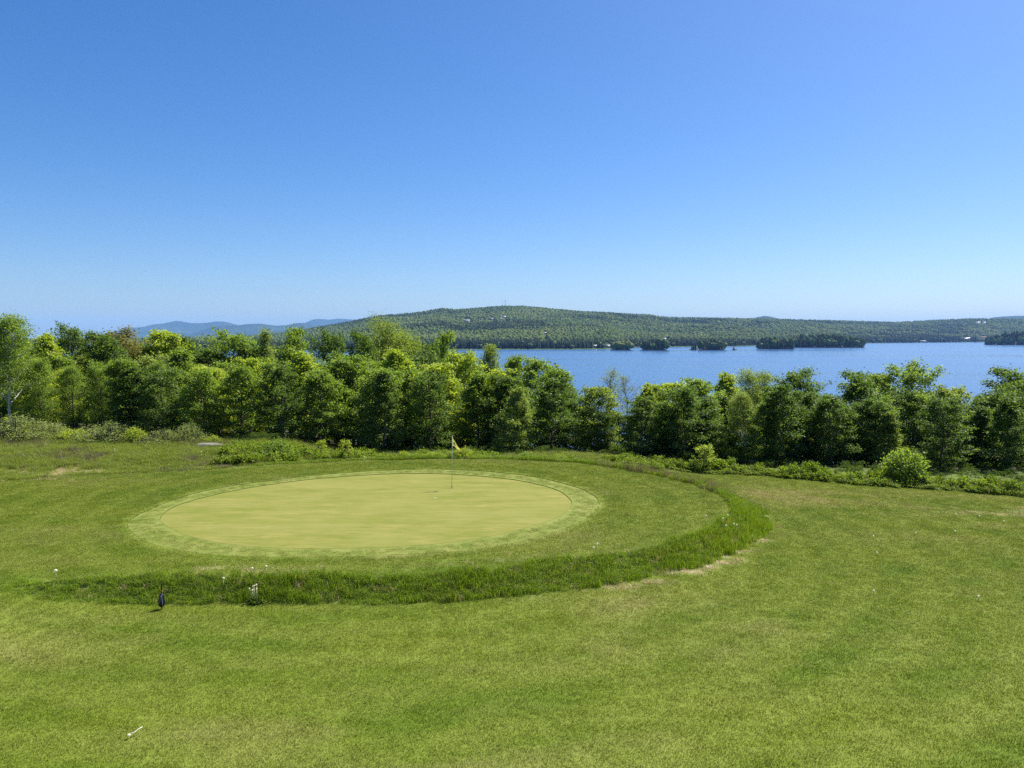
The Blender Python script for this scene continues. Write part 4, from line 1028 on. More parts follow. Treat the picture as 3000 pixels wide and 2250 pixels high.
for k, (mx, my, mh) in enumerate(MASTS):
    z0 = float(hill_z(mx, my))
    lab = ["thicker radio mast with an antenna cluster on top of the far hill", "thinner radio mast left of the thicker one on the far hill"][k]
    t = thing("radio_mast", (mx, my, z0), lab, "mast", "masts on the far hilltop")
    g = Geo(); w0 = 1.7 if k == 0 else 0.6
    hh = mh + 12
    for a in (0.5, 2.6, 4.7):
        g.tube([(w0 * math.cos(a), w0 * math.sin(a), -1), (w0 * 0.45 * math.cos(a), w0 * 0.45 * math.sin(a), hh)], [0.28 if k == 0 else 0.12] * 2, 5)
    for q in range(12):
        f0, f1 = q / 12, (q + 1) / 12
        for a, b in ((0.5, 2.6), (2.6, 4.7), (4.7, 6.78)):
            r0, r1 = w0 * (1 - 0.55 * f0), w0 * (1 - 0.55 * f1)
            g.tube([(r0 * math.cos(a), r0 * math.sin(a), hh * f0), (r1 * math.cos(b), r1 * math.sin(b), hh * f1)], [0.12 if k == 0 else 0.06] * 2, 4)
    link("lattice", g.mesh("lattice"), M_STEEL, t)
    g = Geo()
    for a in np.linspace(0, 6.28, 6, endpoint=False):
        rr = 1.9 if k == 0 else 0.5
        c_, s_ = rr * math.cos(a), rr * math.sin(a)
        g.box((c_ - 0.35, s_ - 0.35, hh - (6 if k == 0 else 2)), (c_ + 0.35, s_ + 0.35, hh - 0.3))
    link("antenna_cluster", g.mesh("antenna_cluster"), M_STEEL, t)
for (kx, ky, kw, kd) in FIELDS:
    gx, gy = np.meshgrid(np.linspace(-kw, kw, 14), np.linspace(-kd, kd, 8)); n = 14
    v = np.column_stack([kx + gx.ravel(), ky + gy.ravel(), hill_z(kx + gx.ravel(), ky + gy.ravel()) + 1.2])
    i = (np.arange(7)[:, None] * n + np.arange(n - 1)[None, :]).ravel()
    tag(link("field", mesh_np("field", v, np.column_stack([i, i + 1, i + n + 1, i + n]), True), M_FIELD), "pale grassy clearing on the far hillside", None, None, "structure")

# ------------------------------------------------------------------ leaves and trees
def leaves(centres, n_each, sigma, flat, size, r, droop=0.0, up=1.0, spread=0.75, aspect=0.72, out=None):
    """folded leaf blades gathered round cluster centres -> verts, quads"""
    c = np.repeat(np.asarray(centres, float), n_each, 0); n = len(c)
    off = r.normal(size=(n, 3)) * np.array([sigma, sigma, sigma * flat])
    p = c + off
    nrm = np.array([0, 0, up]) + r.normal(size=(n, 3)) * spread
    if out is not None:
        o = p[:, :2] / (np.linalg.norm(p[:, :2], axis=1, keepdims=True) + 1e-6); nrm[:, :2] += o * out
    nrm /= np.linalg.norm(nrm, axis=1, keepdims=True)
    d = r.normal(size=(n, 3)); d[:, 2] -= droop
    d -= nrm * np.sum(d * nrm, 1, keepdims=True); d /= np.linalg.norm(d, axis=1, keepdims=True) + 1e-9
    s = np.cross(nrm, d)
    L = size * r.uniform(0.65, 1.3, (n, 1)); W = L * aspect * 0.5
    a = p - d * L * 0.5; b = p + d * L * 0.5 - nrm * L * 0.10
    m1 = p + s * W + nrm * L * 0.10; m2 = p - s * W + nrm * L * 0.10
    v = np.stack([a, m1, b, m2], 1).reshape(-1, 3)
    return v, np.arange(n * 4).reshape(-1, 4)

def tree_mesh(seed, H=9.0, RAD=2.6, prof=None, t0=0.12, limbs=42, rise=0.35, sub=4, n_leaf=22, sigma=0.26, flat=0.45, size=0.12,
              trunk=0.13, lean=0.0, forks=1, up=1.0, spread=0.75, bare=0.0, droop=0.2, aspect=0.72):
    """trunk + limbs as one bark mesh, foliage as another; base at the origin"""
    r = np.random.default_rng(seed); g = Geo(); cl = []
    stems = []
    for f in range(forks):
        th = np.linspace(0, 1, 9)
        fa = r.uniform(0, 6.28); fs = 0.0 if forks == 1 else 0.16 * H * r.uniform(0.6, 1.1)
        wob_ = np.cumsum(r.normal(size=(9, 2)), 0) * 0.022 * H * 0.35
        px = wob_[:, 0] - wob_[0, 0] + lean * H * th ** 1.6 + fs * math.cos(fa) * th ** 0.8
        py = wob_[:, 1] - wob_[0, 1] + fs * math.sin(fa) * th ** 0.8
        hf = H * (0.97 if f == 0 else r.uniform(0.78, 0.95))
        tp = np.column_stack([px, py, hf * th]); tp[0, 2] = -0.5
        g.tube(tp, trunk * (1 - 0.9 * th ** 0.8) + 0.012, 8); stems.append((tp, hf))
    for i in range(limbs):
        tp, hf = stems[i % forks]
        t = t0 + (0.985 - t0) * ((i + r.uniform(0.1, 0.9)) / limbs)
        b = np.array([np.interp(t * hf, tp[:, 2], tp[:, q]) for q in range(3)])
        a = i * 2.39996 + r.uniform(-0.5, 0.5)
        lobe = vnoise(math.cos(a) * 1.5 + t * 5.5 + seed, math.sin(a) * 1.5 + 7.0 + t * 2.0, seed)
        L = RAD * prof(t) * r.uniform(0.72, 1.15) * (0.50 + 0.92 * float(lobe)) / (1.0 if forks == 1 else 1.15)
        if L < 0.12: L = 0.12
        e = rise + 0.55 * t + r.uniform(-0.18, 0.18)
        d = np.array([math.cos(a) * math.cos(e), math.sin(a) * math.cos(e), math.sin(e)])
        q = np.linspace(0, 1, 5)[:, None]
        lp = b + d * L * q + np.array([0, 0, -droop * L * 0.5]) * q ** 2 + r.normal(size=(5, 3)) * 0.03 * L
        lp[0] = b
        g.tube(lp, (trunk * 0.36 * (1 - t * 0.6) * (1 - 0.8 * q[:, 0])) + 0.006, 5, False)
        for s in range(sub):
            fq = 0.34 + 0.66 * (s + r.uniform(0.3, 1.0)) / sub
            sp = np.array([np.interp(fq * 4, np.arange(5), lp[:, k]) for k in range(3)])
            a2 = a + r.choice([-1, 1]) * r.uniform(0.4, 1.2); e2 = e * 0.5 + r.uniform(-0.3, 0.5)
            L2 = L * (0.38 - 0.16 * fq) * r.uniform(0.6, 1.3) + 0.1
            en = sp + L2 * np.array([math.cos(a2) * math.cos(e2), math.sin(a2) * math.cos(e2), math.sin(e2)])
            g.tube([sp, (sp + en) / 2 + (0, 0, 0.02 * L2), en], [0.014, 0.010, 0.004], 4, False)
            if r.uniform() > bare:
                cl.append(en)
                if r.uniform() < 0.6: cl.append((sp + en) / 2)
            elif bare > 0.3:
                for q3 in range(3):
                    e3 = en + r.normal(size=3) * L2 * 0.6 + (0, 0, 0.25 * L2)
                    g.tube([sp + (en - sp) * r.uniform(0.3, 1), e3], [0.008, 0.003], 3, False)
        if r.uniform() > bare: cl.append(lp[-1])
    for tp, hf in stems:
        if bare < 0.3:
            for k in range(3): cl.append(tp[-1] + r.normal(size=3) * 0.12)
    v, q = leaves(np.array(cl), n_leaf, sigma, flat, size, r, droop, up, spread, aspect)
    return g.mesh("trunk", True), mesh_np("crown", v, q), float(np.percentile(v[:, 2], 99.4)), float(np.percentile(np.hypot(v[:, 0], v[:, 1]), 94))

oval = lambda t: math.sin(math.pi * min(1.0, 0.10 + 0.88 * t)) ** 0.62
domed = lambda t: math.sqrt(max(0.0, 1 - ((t - 0.45) / 0.56) ** 2)) if t > 0.45 else 0.72 + 0.62 * t
broad = lambda t: math.sqrt(max(0.02, 1 - ((t - 0.62) / 0.42) ** 2)) if t > 0.25 else 0.45
cone = lambda t: max(0.12, 0.98 - 0.82 * t ** 2.1)
slim = lambda t: 0.55 + 0.6 * math.sin(math.pi * t)
BARK_GREY = plain("grey_bark", (0.10, 0.085, 0.07), 0.9, 0.15, var=0.35, scale=9.0)
BARK_PALE = plain("pale_birch_bark", (0.46, 0.45, 0.42), 0.8, 0.2, var=0.35, scale=5.0)
BARK_TWIG = plain("dry_grey_twigs", (0.24, 0.22, 0.19), 0.9, 0.1, var=0.25, scale=5.0)
KINDS = {
 'maple': [tree_mesh(101, 9, 2.6, domed, 0.07, 58, 0.22, 5, 20, 0.225, 0.7, 0.20, spread=1.0), tree_mesh(102, 9, 2.6, cone, 0.06, 58, 0.18, 5, 20, 0.225, 0.7, 0.20, spread=1.0),
           tree_mesh(103, 9, 2.6, oval, 0.08, 58, 0.30, 5, 20, 0.225, 0.7, 0.20, forks=2, spread=1.0), tree_mesh(104, 9, 2.6, domed, 0.10, 58, 0.34, 5, 20, 0.225, 0.7, 0.20, lean=0.05, spread=1.0)],
 'oak': [tree_mesh(111, 9, 2.7, broad, 0.16, 40, 0.38, 6, 24, 0.26, 0.75, 0.185, trunk=0.17, spread=0.9), tree_mesh(112, 9, 2.7, domed, 0.14, 42, 0.36, 6, 24, 0.26, 0.75, 0.185, trunk=0.17, forks=2, spread=0.9)],
 'aspen': [tree_mesh(121, 9, 1.8, slim, 0.14, 52, 0.62, 5, 34, 0.22, 0.9, 0.105, trunk=0.09, spread=1.1, droop=0.35), tree_mesh(122, 9, 1.8, oval, 0.12, 52, 0.62, 5, 34, 0.22, 0.9, 0.105, trunk=0.09, spread=1.1, droop=0.35)],
 'birch': [tree_mesh(132, 9, 2.2, oval, 0.30, 48, 0.6, 5, 40, 0.26, 0.9, 0.10, trunk=0.085, spread=1.1, droop=0.4),
           tree_mesh(131, 9, 2.2, oval, 0.30, 50, 0.55, 5, 38, 0.26, 0.9, 0.10, trunk=0.095, forks=2, spread=1.1, droop=0.4)],
 'poplar': [tree_mesh(141, 9, 1.1, slim, 0.10, 46, 0.95, 4, 34, 0.2, 1.0, 0.11, trunk=0.09, spread=1.1)],
 'willow': [tree_mesh(151, 9, 3.0, broad, 0.22, 60, 0.5, 6, 50, 0.32, 0.9, 0.14, trunk=0.16, forks=3, spread=1.2, droop=0.6, aspect=0.4)],
 'sparse': [tree_mesh(161, 9, 2.0, oval, 0.30, 34, 0.75, 5, 16, 0.26, 0.8, 0.085, trunk=0.07, bare=0.4, spread=1.1, forks=2),
            tree_mesh(162, 9, 2.0, oval, 0.35, 30, 0.75, 5, 14, 0.24, 0.8, 0.085, trunk=0.06, bare=0.66, spread=1.1, lean=0.12)],
}
def bush_mesh(seed, H, RAD, stems, n_leaf, size, sigma, aspect=0.6, spread=0.9, upright=0.5):
    r = np.random.default_rng(seed); g = Geo(); cl = []
    for i in range(stems):
        a = r.uniform(0, 6.28); u = math.sqrt(r.uniform(0.0, 1.0))
        top = np.array([RAD * u * math.cos(a), RAD * u * math.sin(a), H * (0.97 - 0.6 * u ** 2.2) * r.uniform(0.7, 1.03)])
        b = np.array([top[0] * 0.2, top[1] * 0.2, -0.1])
        q = np.linspace(0, 1, 5)[:, None]
        p = b + (top - b) * q; p[:, :2] -= (top - b)[:2] * (upright * 0.3 * np.sin(np.pi * q))
        g.tube(p, 0.018 * (1 - 0.8 * q[:, 0]) + 0.003, 4, False)
        for f in (0.35, 0.55, 0.75, 0.9, 1.0):
            k = np.array([np.interp(f * 4, np.arange(5), p[:, c]) for c in range(3)])
            cl.append(k + r.normal(size=3) * 0.05)
    v, q = leaves(np.array(cl), n_leaf, sigma, 0.8, size, r, 0.1, 0.8, spread, aspect)
    v[:, 2] = np.maximum(v[:, 2], 0.02)
    return g.mesh("trunk", True), mesh_np("crown", v, q), float(v[:, 2].max()), float(np.percentile(np.hypot(v[:, 0], v[:, 1]), 96))
KINDS['willow_shrub'] = [bush_mesh(201, 1.5, 1.0, 70, 16, 0.075, 0.10, 0.34, 1.1, 0.4), bush_mesh(202, 1.5, 1.0, 80, 15, 0.075, 0.10, 0.34, 1.1, 0.4)]
KINDS['leafy_bush'] = [bush_mesh(211, 1.4, 1.0, 62, 12, 0.10, 0.11, 0.7, 0.8), bush_mesh(212, 1.4, 1.0, 58, 12, 0.10, 0.11, 0.7, 0.8)]
KINDS['sapling'] = [tree_mesh(221, 1.5, 0.62, domed, 0.15, 20, 0.45, 3, 9, 0.075, 0.7, 0.10, trunk=0.02)]

LEAF = {
 'dark': leaf_material("leaf_dark", (0.078, 0.130, 0.028), (0.138, 0.195, 0.046), 0.52),
 'mid': leaf_material("leaf_mid", (0.138, 0.208, 0.036), (0.24, 0.305, 0.062), 0.52),
 'lime': leaf_material("leaf_lime", (0.24, 0.31, 0.034), (0.38, 0.415, 0.068), 0.5),
 'pale': leaf_material("leaf_pale", (0.18, 0.23, 0.055), (0.28, 0.32, 0.095), 0.5),
 'olive': leaf_material("leaf_olive", (0.16, 0.215, 0.04), (0.27, 0.31, 0.075), 0.52),
 'brown': leaf_material("leaf_brown", (0.13, 0.12, 0.045), (0.20, 0.175, 0.075), 0.5),
 'sage': leaf_material("leaf_sage", (0.19, 0.235, 0.085), (0.31, 0.345, 0.15), 0.5),
}
BARKS = {'birch': BARK_PALE, 'aspen': BARK_GREY, 'sparse': BARK_TWIG}
CAT = {'willow_shrub': 'shrub', 'leafy_bush': 'bush', 'sapling': 'sapling'}
NAME = {'maple': 'maple_tree', 'oak': 'oak_tree', 'aspen': 'aspen_tree', 'birch': 'birch_tree', 'poplar': 'poplar_tree', 'willow': 'willow_tree', 'sparse': 'sparse_tree',
        'willow_shrub': 'willow_shrub', 'leafy_bush': 'leafy_bush', 'sapling': 'sapling'}
prnd = random.Random(3)
_count = {}
def plant(x, y, ztop, rad, kind, colour, label, group=None, zb=None):
    i = _count.get(kind, 0); _count[kind] = i + 1
    tm, cm, h, w = KINDS[kind][i % len(KINDS[kind])]
    z0 = float(ground_z(x, y)) - 0.03 if zb is None else zb
    H = max(ztop - z0, 0.35)
    sz = H / h; sx = rad / w
    if kind in CAT: sx *= 1.08 if kind == 'willow_shrub' else 0.82
    if kind in ('maple', 'oak', 'birch', 'aspen', 'willow', 'sparse'): sx = min(max(sx * 1.15, sz * 0.55), sz * 1.25)
    t = thing(NAME[kind], (x, y, z0), label, CAT.get(kind, 'tree'), group, prnd.uniform(0, 6.28))
    t.scale = (sx, sx, sz)
    link("trunk", tm, BARKS.get(kind, BARK_GREY), t)
    link("crown", cm, LEAF[colour], t)
    return t
for row in TREES: plant(*row, group="trees of the wood below the lawn")
for (x, y, zt, rad, kind, col_, lab_) in FILL: plant(x, y, zt, rad, kind, col_, lab_, "partly hidden trees deeper in the wood")
for row in SHRUBS: plant(*row, group="shrubs along the wood edge")

# ------------------------------------------------------------------ grasses and weeds
def tuft(seed, n, rad, h, wid, bend, lean=0.35):
    """n tapered blades of two bent segments rooted in a disc"""
    r = np.random.default_rng(seed)
    a = r.uniform(0, 6.28, n); u = rad * np.sqrt(r.uniform(0, 1, n))
    b = np.column_stack([u * np.cos(a), u * np.sin(a), np.full(n, -0.01)])
    hh = h * r.uniform(0.55, 1.15, n)
    da = r.uniform(0, 6.28, n); dl = np.column_stack([np.cos(da), np.sin(da), 0 * da])
    mid = b + dl * (hh * lean * 0.35 * r.uniform(0.3, 1.4, n))[:, None]; mid[:, 2] = hh * 0.6
    tip = b + dl * (hh * (lean + bend) * r.uniform(0.3, 1.4, n))[:, None]; tip[:, 2] = hh * r.uniform(0.82, 1.0, n)
    fa = r.uniform(0, 6.28, n); sd = np.column_stack([np.cos(fa), np.sin(fa), 0 * fa]) * wid * 0.5
    v = np.stack([b - sd, b + sd, mid + sd * 0.8, mid - sd * 0.8, tip], 1).reshape(-1, 3)
    k = np.arange(n)[:, None] * 5
    return mesh_np("tuft", v, [k + np.array([[0, 1, 2, 3]]), k + np.array([[3, 2, 4]])])

def grass_material(name, build, trans=0.35):
    t = NT(name); c = build(t)
    isl = t.node("ShaderNodeNewGeometry").outputs["Random Per Island"]
    c = t.mix(1.0, c, t.ramp(isl, [(0.0, (0.62, 0.66, 0.6)), (0.8, (1.15, 1.12, 1.05)), (1.0, (1.7, 1.5, 1.5))]), 'MULTIPLY')
    b = t.principled(c, 0.6, 0.18)
    tr = t.node("ShaderNodeBsdfTranslucent"); t.l.new(t.mix(1.0, c, (1.15, 1.1, 0.6), 'MULTIPLY'), tr.inputs["Color"])
    mx = t.node("ShaderNodeMixShader"); mx.inputs[0].default_value = trans
    t.l.new(b.outputs[0], mx.inputs[1]); t.l.new(tr.outputs[0], mx.inputs[2])
    return t.done(mx)
M_LAWN = grass_material("lawn_blades", lambda t: lawn_colour(t, 1.12))
M_ROUGH = grass_material("rough_blades", lambda t: t.mix(t.noise(t.position(), 1.4, 3.0), (0.135, 0.24, 0.013), (0.235, 0.335, 0.03)), 0.5)
M_MEADOW = grass_material("meadow_blades", lambda t: t.mix(t.noise(t.position(), 0.6, 3.0), (0.15, 0.225, 0.028), (0.25, 0.30, 0.055)), 0.45)
M_SEED = grass_material("seed_heads", lambda t: t.mix(t.noise(t.position(), 0.8, 3.0), (0.14, 0.115, 0.085), (0.21, 0.19, 0.12)))
M_STRAW = grass_material("dead_straw", lambda t: t.mix(t.noise(t.position(), 2.0, 3.0), (0.34, 0.27, 0.15), (0.55, 0.47, 0.30)))
M_WEED = leaf_material("weed_leaf", (0.12, 0.185, 0.018), (0.24, 0.29, 0.04), 0.45, 0.6, 0.12)

def field_pts(x0, x1, y0, y1, step, jit=0.6):
    gx, gy = np.meshgrid(np.arange(x0, x1, step), np.arange(y0, y1, step))
    gx = (gx + rng.uniform(-jit, jit, gx.shape) * step).ravel(); gy = (gy + rng.uniform(-jit, jit, gy.shape) * step).ravel()
    return gx, gy
def in_view(x, y, margin=3.0): return (np.abs(x) < 0.70 * y + margin) & (y > 8.5)
def spin(n, tilt=0.12): return np.column_stack([rng.normal(0, tilt, n), rng.normal(0, tilt, n), rng.uniform(0, 6.28, n)])

# mown lawn
gx, gy = field_pts(-34, 34, 8.5, 41, 0.25, 0.3)
a = np.arctan2(gy - CY, gx - CX); r_ = np.hypot(gx - CX, gy - CY)
ok = in_view(gx, gy) & (r_ > around(C_T, a) + 0.10) & (wild(gx, gy) < 0.35) & (rng.uniform(0, 1, len(gx)) > 0.9 * straw_mask(gx, gy))
gx, gy = gx[ok], gy[ok]; n = len(gx)
sc = rng.uniform(0.85, 1.15, n)
LAWN_T = [proto("lawn_%s_tuft" % c, tuft(300 + k, 240, 0.27, 0.030, 0.0060, 0.5, 0.7), M_LAWN) for k, c in enumerate("abc")]
scatter("lawn_grass", np.column_stack([gx, gy, ground_z(gx, gy)]), spin(n, 0.02), np.column_stack([np.ones(n), np.ones(n), sc]), rng.integers(0, 3, n), LAWN_T, "short mown grass covering the lawn")
# collar stubble
gx, gy = field_pts(-14, 4, 20, 37, 0.24)
a = np.arctan2(gy - CY, gx - CX); r_ = np.hypot(gx - CX, gy - CY)
ok = (r_ > around(G_T, a) + 0.18) & (r_ < around(C_T, a) - 0.18)
gx, gy = gx[ok], gy[ok]; n = len(gx)
M_STUB = grass_material("collar_blades", lambda t: t.mix(t.noise(t.position(), 1.3, 4.0), (0.15, 0.205, 0.028), (0.25, 0.27, 0.062)))
scatter("collar_grass", np.column_stack([gx, gy, np.full(n, COLLAR_DROP)]), spin(n, 0.02), np.column_stack([np.full(n, 0.8), np.full(n, 0.8), np.full(n, 0.55)]), rng.integers(0, 2, n),
        [proto("collar_%s_tuft" % c, tuft(310 + k, 160, 0.2, 0.03, 0.006, 0.4, 0.5), M_STUB) for k, c in enumerate("ab")], "short stubble on the collar of the green")
# rough grass on the bank
gx, gy = field_pts(-15, 12, 17, 40, 0.13)
ok = (on_bank(gx, gy) > 0.25) & (rng.uniform(0, 1, len(gx)) > 0.5 * straw_mask(gx, gy)) & in_view(gx, gy)
gx, gy = gx[ok], gy[ok]; n = len(gx)
hs = (0.25 + 1.35 * fbm(gx * 0.8, gy * 0.8, 3, 111)) * (0.55 + 0.65 * ss(-13, -6, gx)) * (1 + 0.7 * ss(3, 9, gx)) * (0.45 + 0.55 * np.clip(on_bank(gx, gy) * 1.3, 0, 1)) * rng.uniform(0.7, 1.2, n)
seedy = (rng.uniform(0, 1, n) < 0.55 * ss(29, 33, gy)) & (gx > 4); mixed = rng.uniform(0, 1, n)
ROUGH_T = [proto("rough_%s_tuft" % c, tuft(320 + k, 52, 0.14, 0.17, 0.0085, 0.8, 0.5), M_ROUGH) for k, c in enumerate("abc")] + [proto("rough_d_seeds", tuft(324, 20, 0.13, 0.26, 0.007, 0.3, 0.25), M_SEED),
           proto("rough_e_dry", tuft(325, 22, 0.14, 0.15, 0.008, 0.9, 0.6), M_STRAW), proto("rough_f_pale", tuft(326, 46, 0.14, 0.17, 0.009, 0.8, 0.5), M_MEADOW)]
scatter("bank_grass", np.column_stack([gx, gy, ground_z(gx, gy)]), spin(n, 0.1), np.column_stack([np.ones(n), np.ones(n), hs]), np.where(seedy, 3, np.where(mixed < 0.05, 4, np.where(mixed < 0.24, 5, rng.integers(0, 3, n)))), ROUGH_T, "long dark green grass on the bank round the green")
# dead thatch along the foot of the bank and on the sandy patch
gx, gy = field_pts(-25, 26, 18, 37, 0.11)
ok = rng.uniform(0, 1, len(gx)) < straw_mask(gx, gy) * 0.55
gx, gy = gx[ok], gy[ok]; n = len(gx)
scatter("dead_thatch", np.column_stack([gx, gy, ground_z(gx, gy)]), spin(n, 0.25), np.column_stack([np.ones(n), np.ones(n), rng.uniform(0.4, 1.2, n)]), rng.integers(0, 2, n),
        [proto("thatch_%s_tuft" % c, tuft(330 + k, 26, 0.12, 0.06, 0.008, 1.3, 0.9), M_STRAW) for k, c in enumerate("ab")], "bleached dead grass along the foot of the bank")
# meadow at the back and left
gx, gy = field_pts(-42, 9, 32, 50, 0.21)
wv = ss(-0.2, 0.6, gy - back_y(gx)) * ss(9.0, 7.5, gx)
ok = (wv > 0.3) & (bank_t(gx, gy) > 0.15) & (gy < 43.5 + 1.0 * ss(-6, -16, gx)) & (rng.uniform(0, 1, len(gx)) > straw_mask(gx, gy) * 0.95)
gx, gy, wv = gx[ok], gy[ok], wv[ok]; n = len(gx)
dep = gy - back_y(gx)
hs = (0.22 + 0.50 * ss(0.2, 4.5, dep)) * (0.6 + 0.8 * fbm(gx * 0.35, gy * 0.35, 3, 121)) * rng.uniform(0.7, 1.25, n) * (0.62 + 0.38 * ss(-8, -16, gx))
purple = fbm(gx * 0.22, gy * 0.45, 3, 122)
seedy = rng.uniform(0, 1, n) < 0.5 * ss(0.58, 0.72, purple) * ss(-9, -15, gx) + 0.03
MEADOW_T = [proto("meadow_%s_tuft" % c, tuft(340 + k, 60, 0.2, 0.48, 0.012, 0.6, 0.35), M_MEADOW) for k, c in enumerate("abc")] + [proto("meadow_d_seeds", tuft(344, 44, 0.2, 0.56, 0.009, 0.3, 0.22), M_SEED)]
scatter("meadow_grass", np.column_stack([gx, gy, ground_z(gx, gy)]), spin(n, 0.1), np.column_stack([np.ones(n), np.ones(n), hs]), np.where(seedy, 3, rng.integers(0, 3, n)), MEADOW_T, "tall unmown meadow grass with purplish seed heads")
# broad-leaved weeds: the right-hand border and clumps in the meadow
def weed(seed, n, rad, h, size):
    r = np.random.default_rng(seed); cl = np.column_stack([r.normal(0, rad * 0.5, n), r.normal(0, rad * 0.5, n), h * r.uniform(0.15, 1.0, n) ** 0.8])
    v, q = leaves(cl, 7, 0.06, 0.6, size, r, 0.1, 0.9, 0.7, 0.7)
    v[:, 2] = np.maximum(v[:, 2], 0.01); return mesh_np("weed", v, q)
gx, gy = field_pts(6, 34, 31, 44, 0.24)
dep = gy - weed_y(gx)
ok = (dep > 0.0) & (dep < 1.2) & (bank_t(gx, gy) > 0.97) & (gx > 7)
gx1, gy1, d1 = gx[ok], gy[ok], dep[ok]
h1 = (0.45 + 0.6 * ss(0.1, 0.8, d1)) * (0.25 + 1.6 * fbm(gx1 * 0.6, gy1 * 0.6, 3, 131)) * rng.uniform(0.6, 1.35, len(gx1))
gx, gy = field_pts(-15, -7.5, 37, 42, 0.26)
ok = (fbm(gx * 0.4, gy * 0.5, 3, 132) > 0.42) & (gy - back_y(gx) > 1.0)
gx2, gy2 = gx[ok], gy[ok]; h2 = rng.uniform(0.6, 1.3, len(gx2))
gx, gy = field_pts(-9, 9, 38.6, 43, 0.34)
ok = (fbm(gx * 0.5, gy * 0.5, 3, 133) > 0.52) & (gy - back_y(gx) > 0.6)
gx3, gy3 = gx[ok], gy[ok]; h3 = rng.uniform(0.4, 0.95, len(gx3))
gx, gy, hs = np.concatenate([gx1, gx2, gx3]), np.concatenate([gy1, gy2, gy3]), np.concatenate([h1, h2, h3]); n = len(gx)
WEEDS = [proto("weed_%s" % c, weed(350 + k, 34, 0.26, 0.42, 0.085), M_WEED) for k, c in enumerate("abc")] + [proto("weed_d_grass", tuft(354, 40, 0.2, 0.5, 0.011, 0.5, 0.3), M_MEADOW), proto("weed_e_seeds", tuft(355, 20, 0.2, 0.6, 0.009, 0.3, 0.25), M_SEED)]
pick = rng.uniform(0, 1, n)
idx = np.where(pick < 0.62, rng.integers(0, 3, n), np.where(pick < 0.93, 3, 4))
scatter("leafy_weeds", np.column_stack([gx, gy, ground_z(gx, gy)]), spin(n, 0.1), np.column_stack([np.ones(n), np.ones(n), hs]), idx, WEEDS, "leafy weeds and tall grass bordering the wood")
# brush on the wood floor
gx, gy = field_pts(-44, 40, 35, 56, 0.62)
ok = (gy > np.where(gx > 8, weed_y(gx) + 2.4, 42.5 + 3.5 * ss(-8, -18, gx))) & (rng.uniform(0, 1, len(gx)) < 0.7)
gx, gy = gx[ok], gy[ok]; n = len(gx)
M_BRUSH = leaf_material("brush_leaf", (0.05, 0.085, 0.016), (0.10, 0.145, 0.026), 0.4, 0.65, 0.08)
scatter("undergrowth", np.column_stack([gx, gy, ground_z(gx, gy)]), spin(n, 0.1), np.repeat((rng.uniform(0.3, 0.8, n) * (1 + 1.3 * ss(43.5, 46, gy) * ss(4, 8, gx)))[:, None], 3, 1), rng.integers(0, 2, n),
        [proto("brush_%s" % c, weed(360 + k, 40, 0.4, 0.5, 0.09), M_BRUSH) for k, c in enumerate("ab")], "shady brush on the floor of the wood")

# ------------------------------------------------------------------ the hole: cup, flagstick, ball
FX, FY = -2.49, 31.51
FZ = float(GREEN_DROP + edge_soft(np.hypot(FX - CX, FY - CY) / float(around(G_T, math.atan2(FY - CY, FX - CX)))) * (green_z(FX, FY) - GREEN_DROP))
M_WHITE = plain("white_paint", (0.78, 0.78, 0.75), 0.35, 0.5, var=0.04)
M_CUP = plain("cup_shadow_liner", (0.10, 0.10, 0.09), 0.8, 0.2)
M_FLAG = None
t_ = NT("yellow_flag_cloth")
c_ = t_.mix(t_.noise(t_.position(), 30.0, 3.0), (0.76, 0.68, 0.14), (0.82, 0.74, 0.20))
b_ = t_.principled(c_, 0.7, 0.2); tr_ = t_.node("ShaderNodeBsdfTranslucent"); t_.l.new(c_, tr_.inputs["Color"])
mx_ = t_.node("ShaderNodeMixShader"); mx_.inputs[0].default_value = 0.3
t_.l.new(b_.outputs[0], mx_.inputs[1]); t_.l.new(tr_.outputs[0], mx_.inputs[2]); M_FLAG = t_.done(mx_)
M_PRINT_AND_SHADE = plain("black_print_and_hole_shade", (0.015, 0.014, 0.013), 0.7, 0.2)  # black for the flag's letter and for the painted shade in the hole
M_STICK = plain("fibreglass_stick", (0.50, 0.52, 0.48), 0.4, 0.5, var=0.06)
cup = thing("hole_cup", (FX, FY, FZ), "hole cup in the putting green at the foot of the flagstick", "golf hole")
g = Geo(); g.lathe([(0.046, 0.002), (0.056, 0.006), (0.060, 0.004), (0.0605, 0.0)], 24); link("rim", g.mesh("rim", True), M_CUP, cup)
g = Geo(); g.lathe([(0.0, 0.003), (0.047, 0.003)], 24); link("mouth_shade_disc", g.mesh("mouth_shade_disc"), M_PRINT_AND_SHADE, cup)  # flat black disc painted in for the shade down inside the hole
fs = thing("golf_flagstick", (FX, FY, FZ), "golf flagstick with a limp yellow flag standing on the green", "flagstick")
FH = 2.16
g = Geo(); g.tube([(0, 0, -0.02), (0.010, 0, FH * 0.5), (0.026, 0, FH)], [0.013, 0.011, 0.009], 10); link("stick", g.mesh("stick", True), M_STICK, fs)
g = Geo(); g.lathe([(0.0, FH + 0.028), (0.012, FH + 0.02), (0.014, FH + 0.004), (0.010, FH - 0.01)], 12, (0.026, 0, 0)); link("ferrule", g.mesh("ferrule", True), M_WHITE, fs)
def flag_pt(s, t):
    """s along the fly, t from the top edge (0) to the bottom (1): the cloth slumps and folds toward its outer corner"""
    x = 0.028 + 0.33 * s
    top = FH - 0.03 - 0.55 * s ** 0.92
    bot = FH - 0.44 + 0.03 * math.sin(s * 9) * (1 - s) - (0.17 * max(0.0, (s - 0.36) / 0.64) ** 0.8)
    z = top + (bot - top) * t
    y = 0.035 * math.sin(5.5 * s + 2.2 * t) * s ** 0.5 + 0.05 * s * (t - 0.5)
    return x, y, z
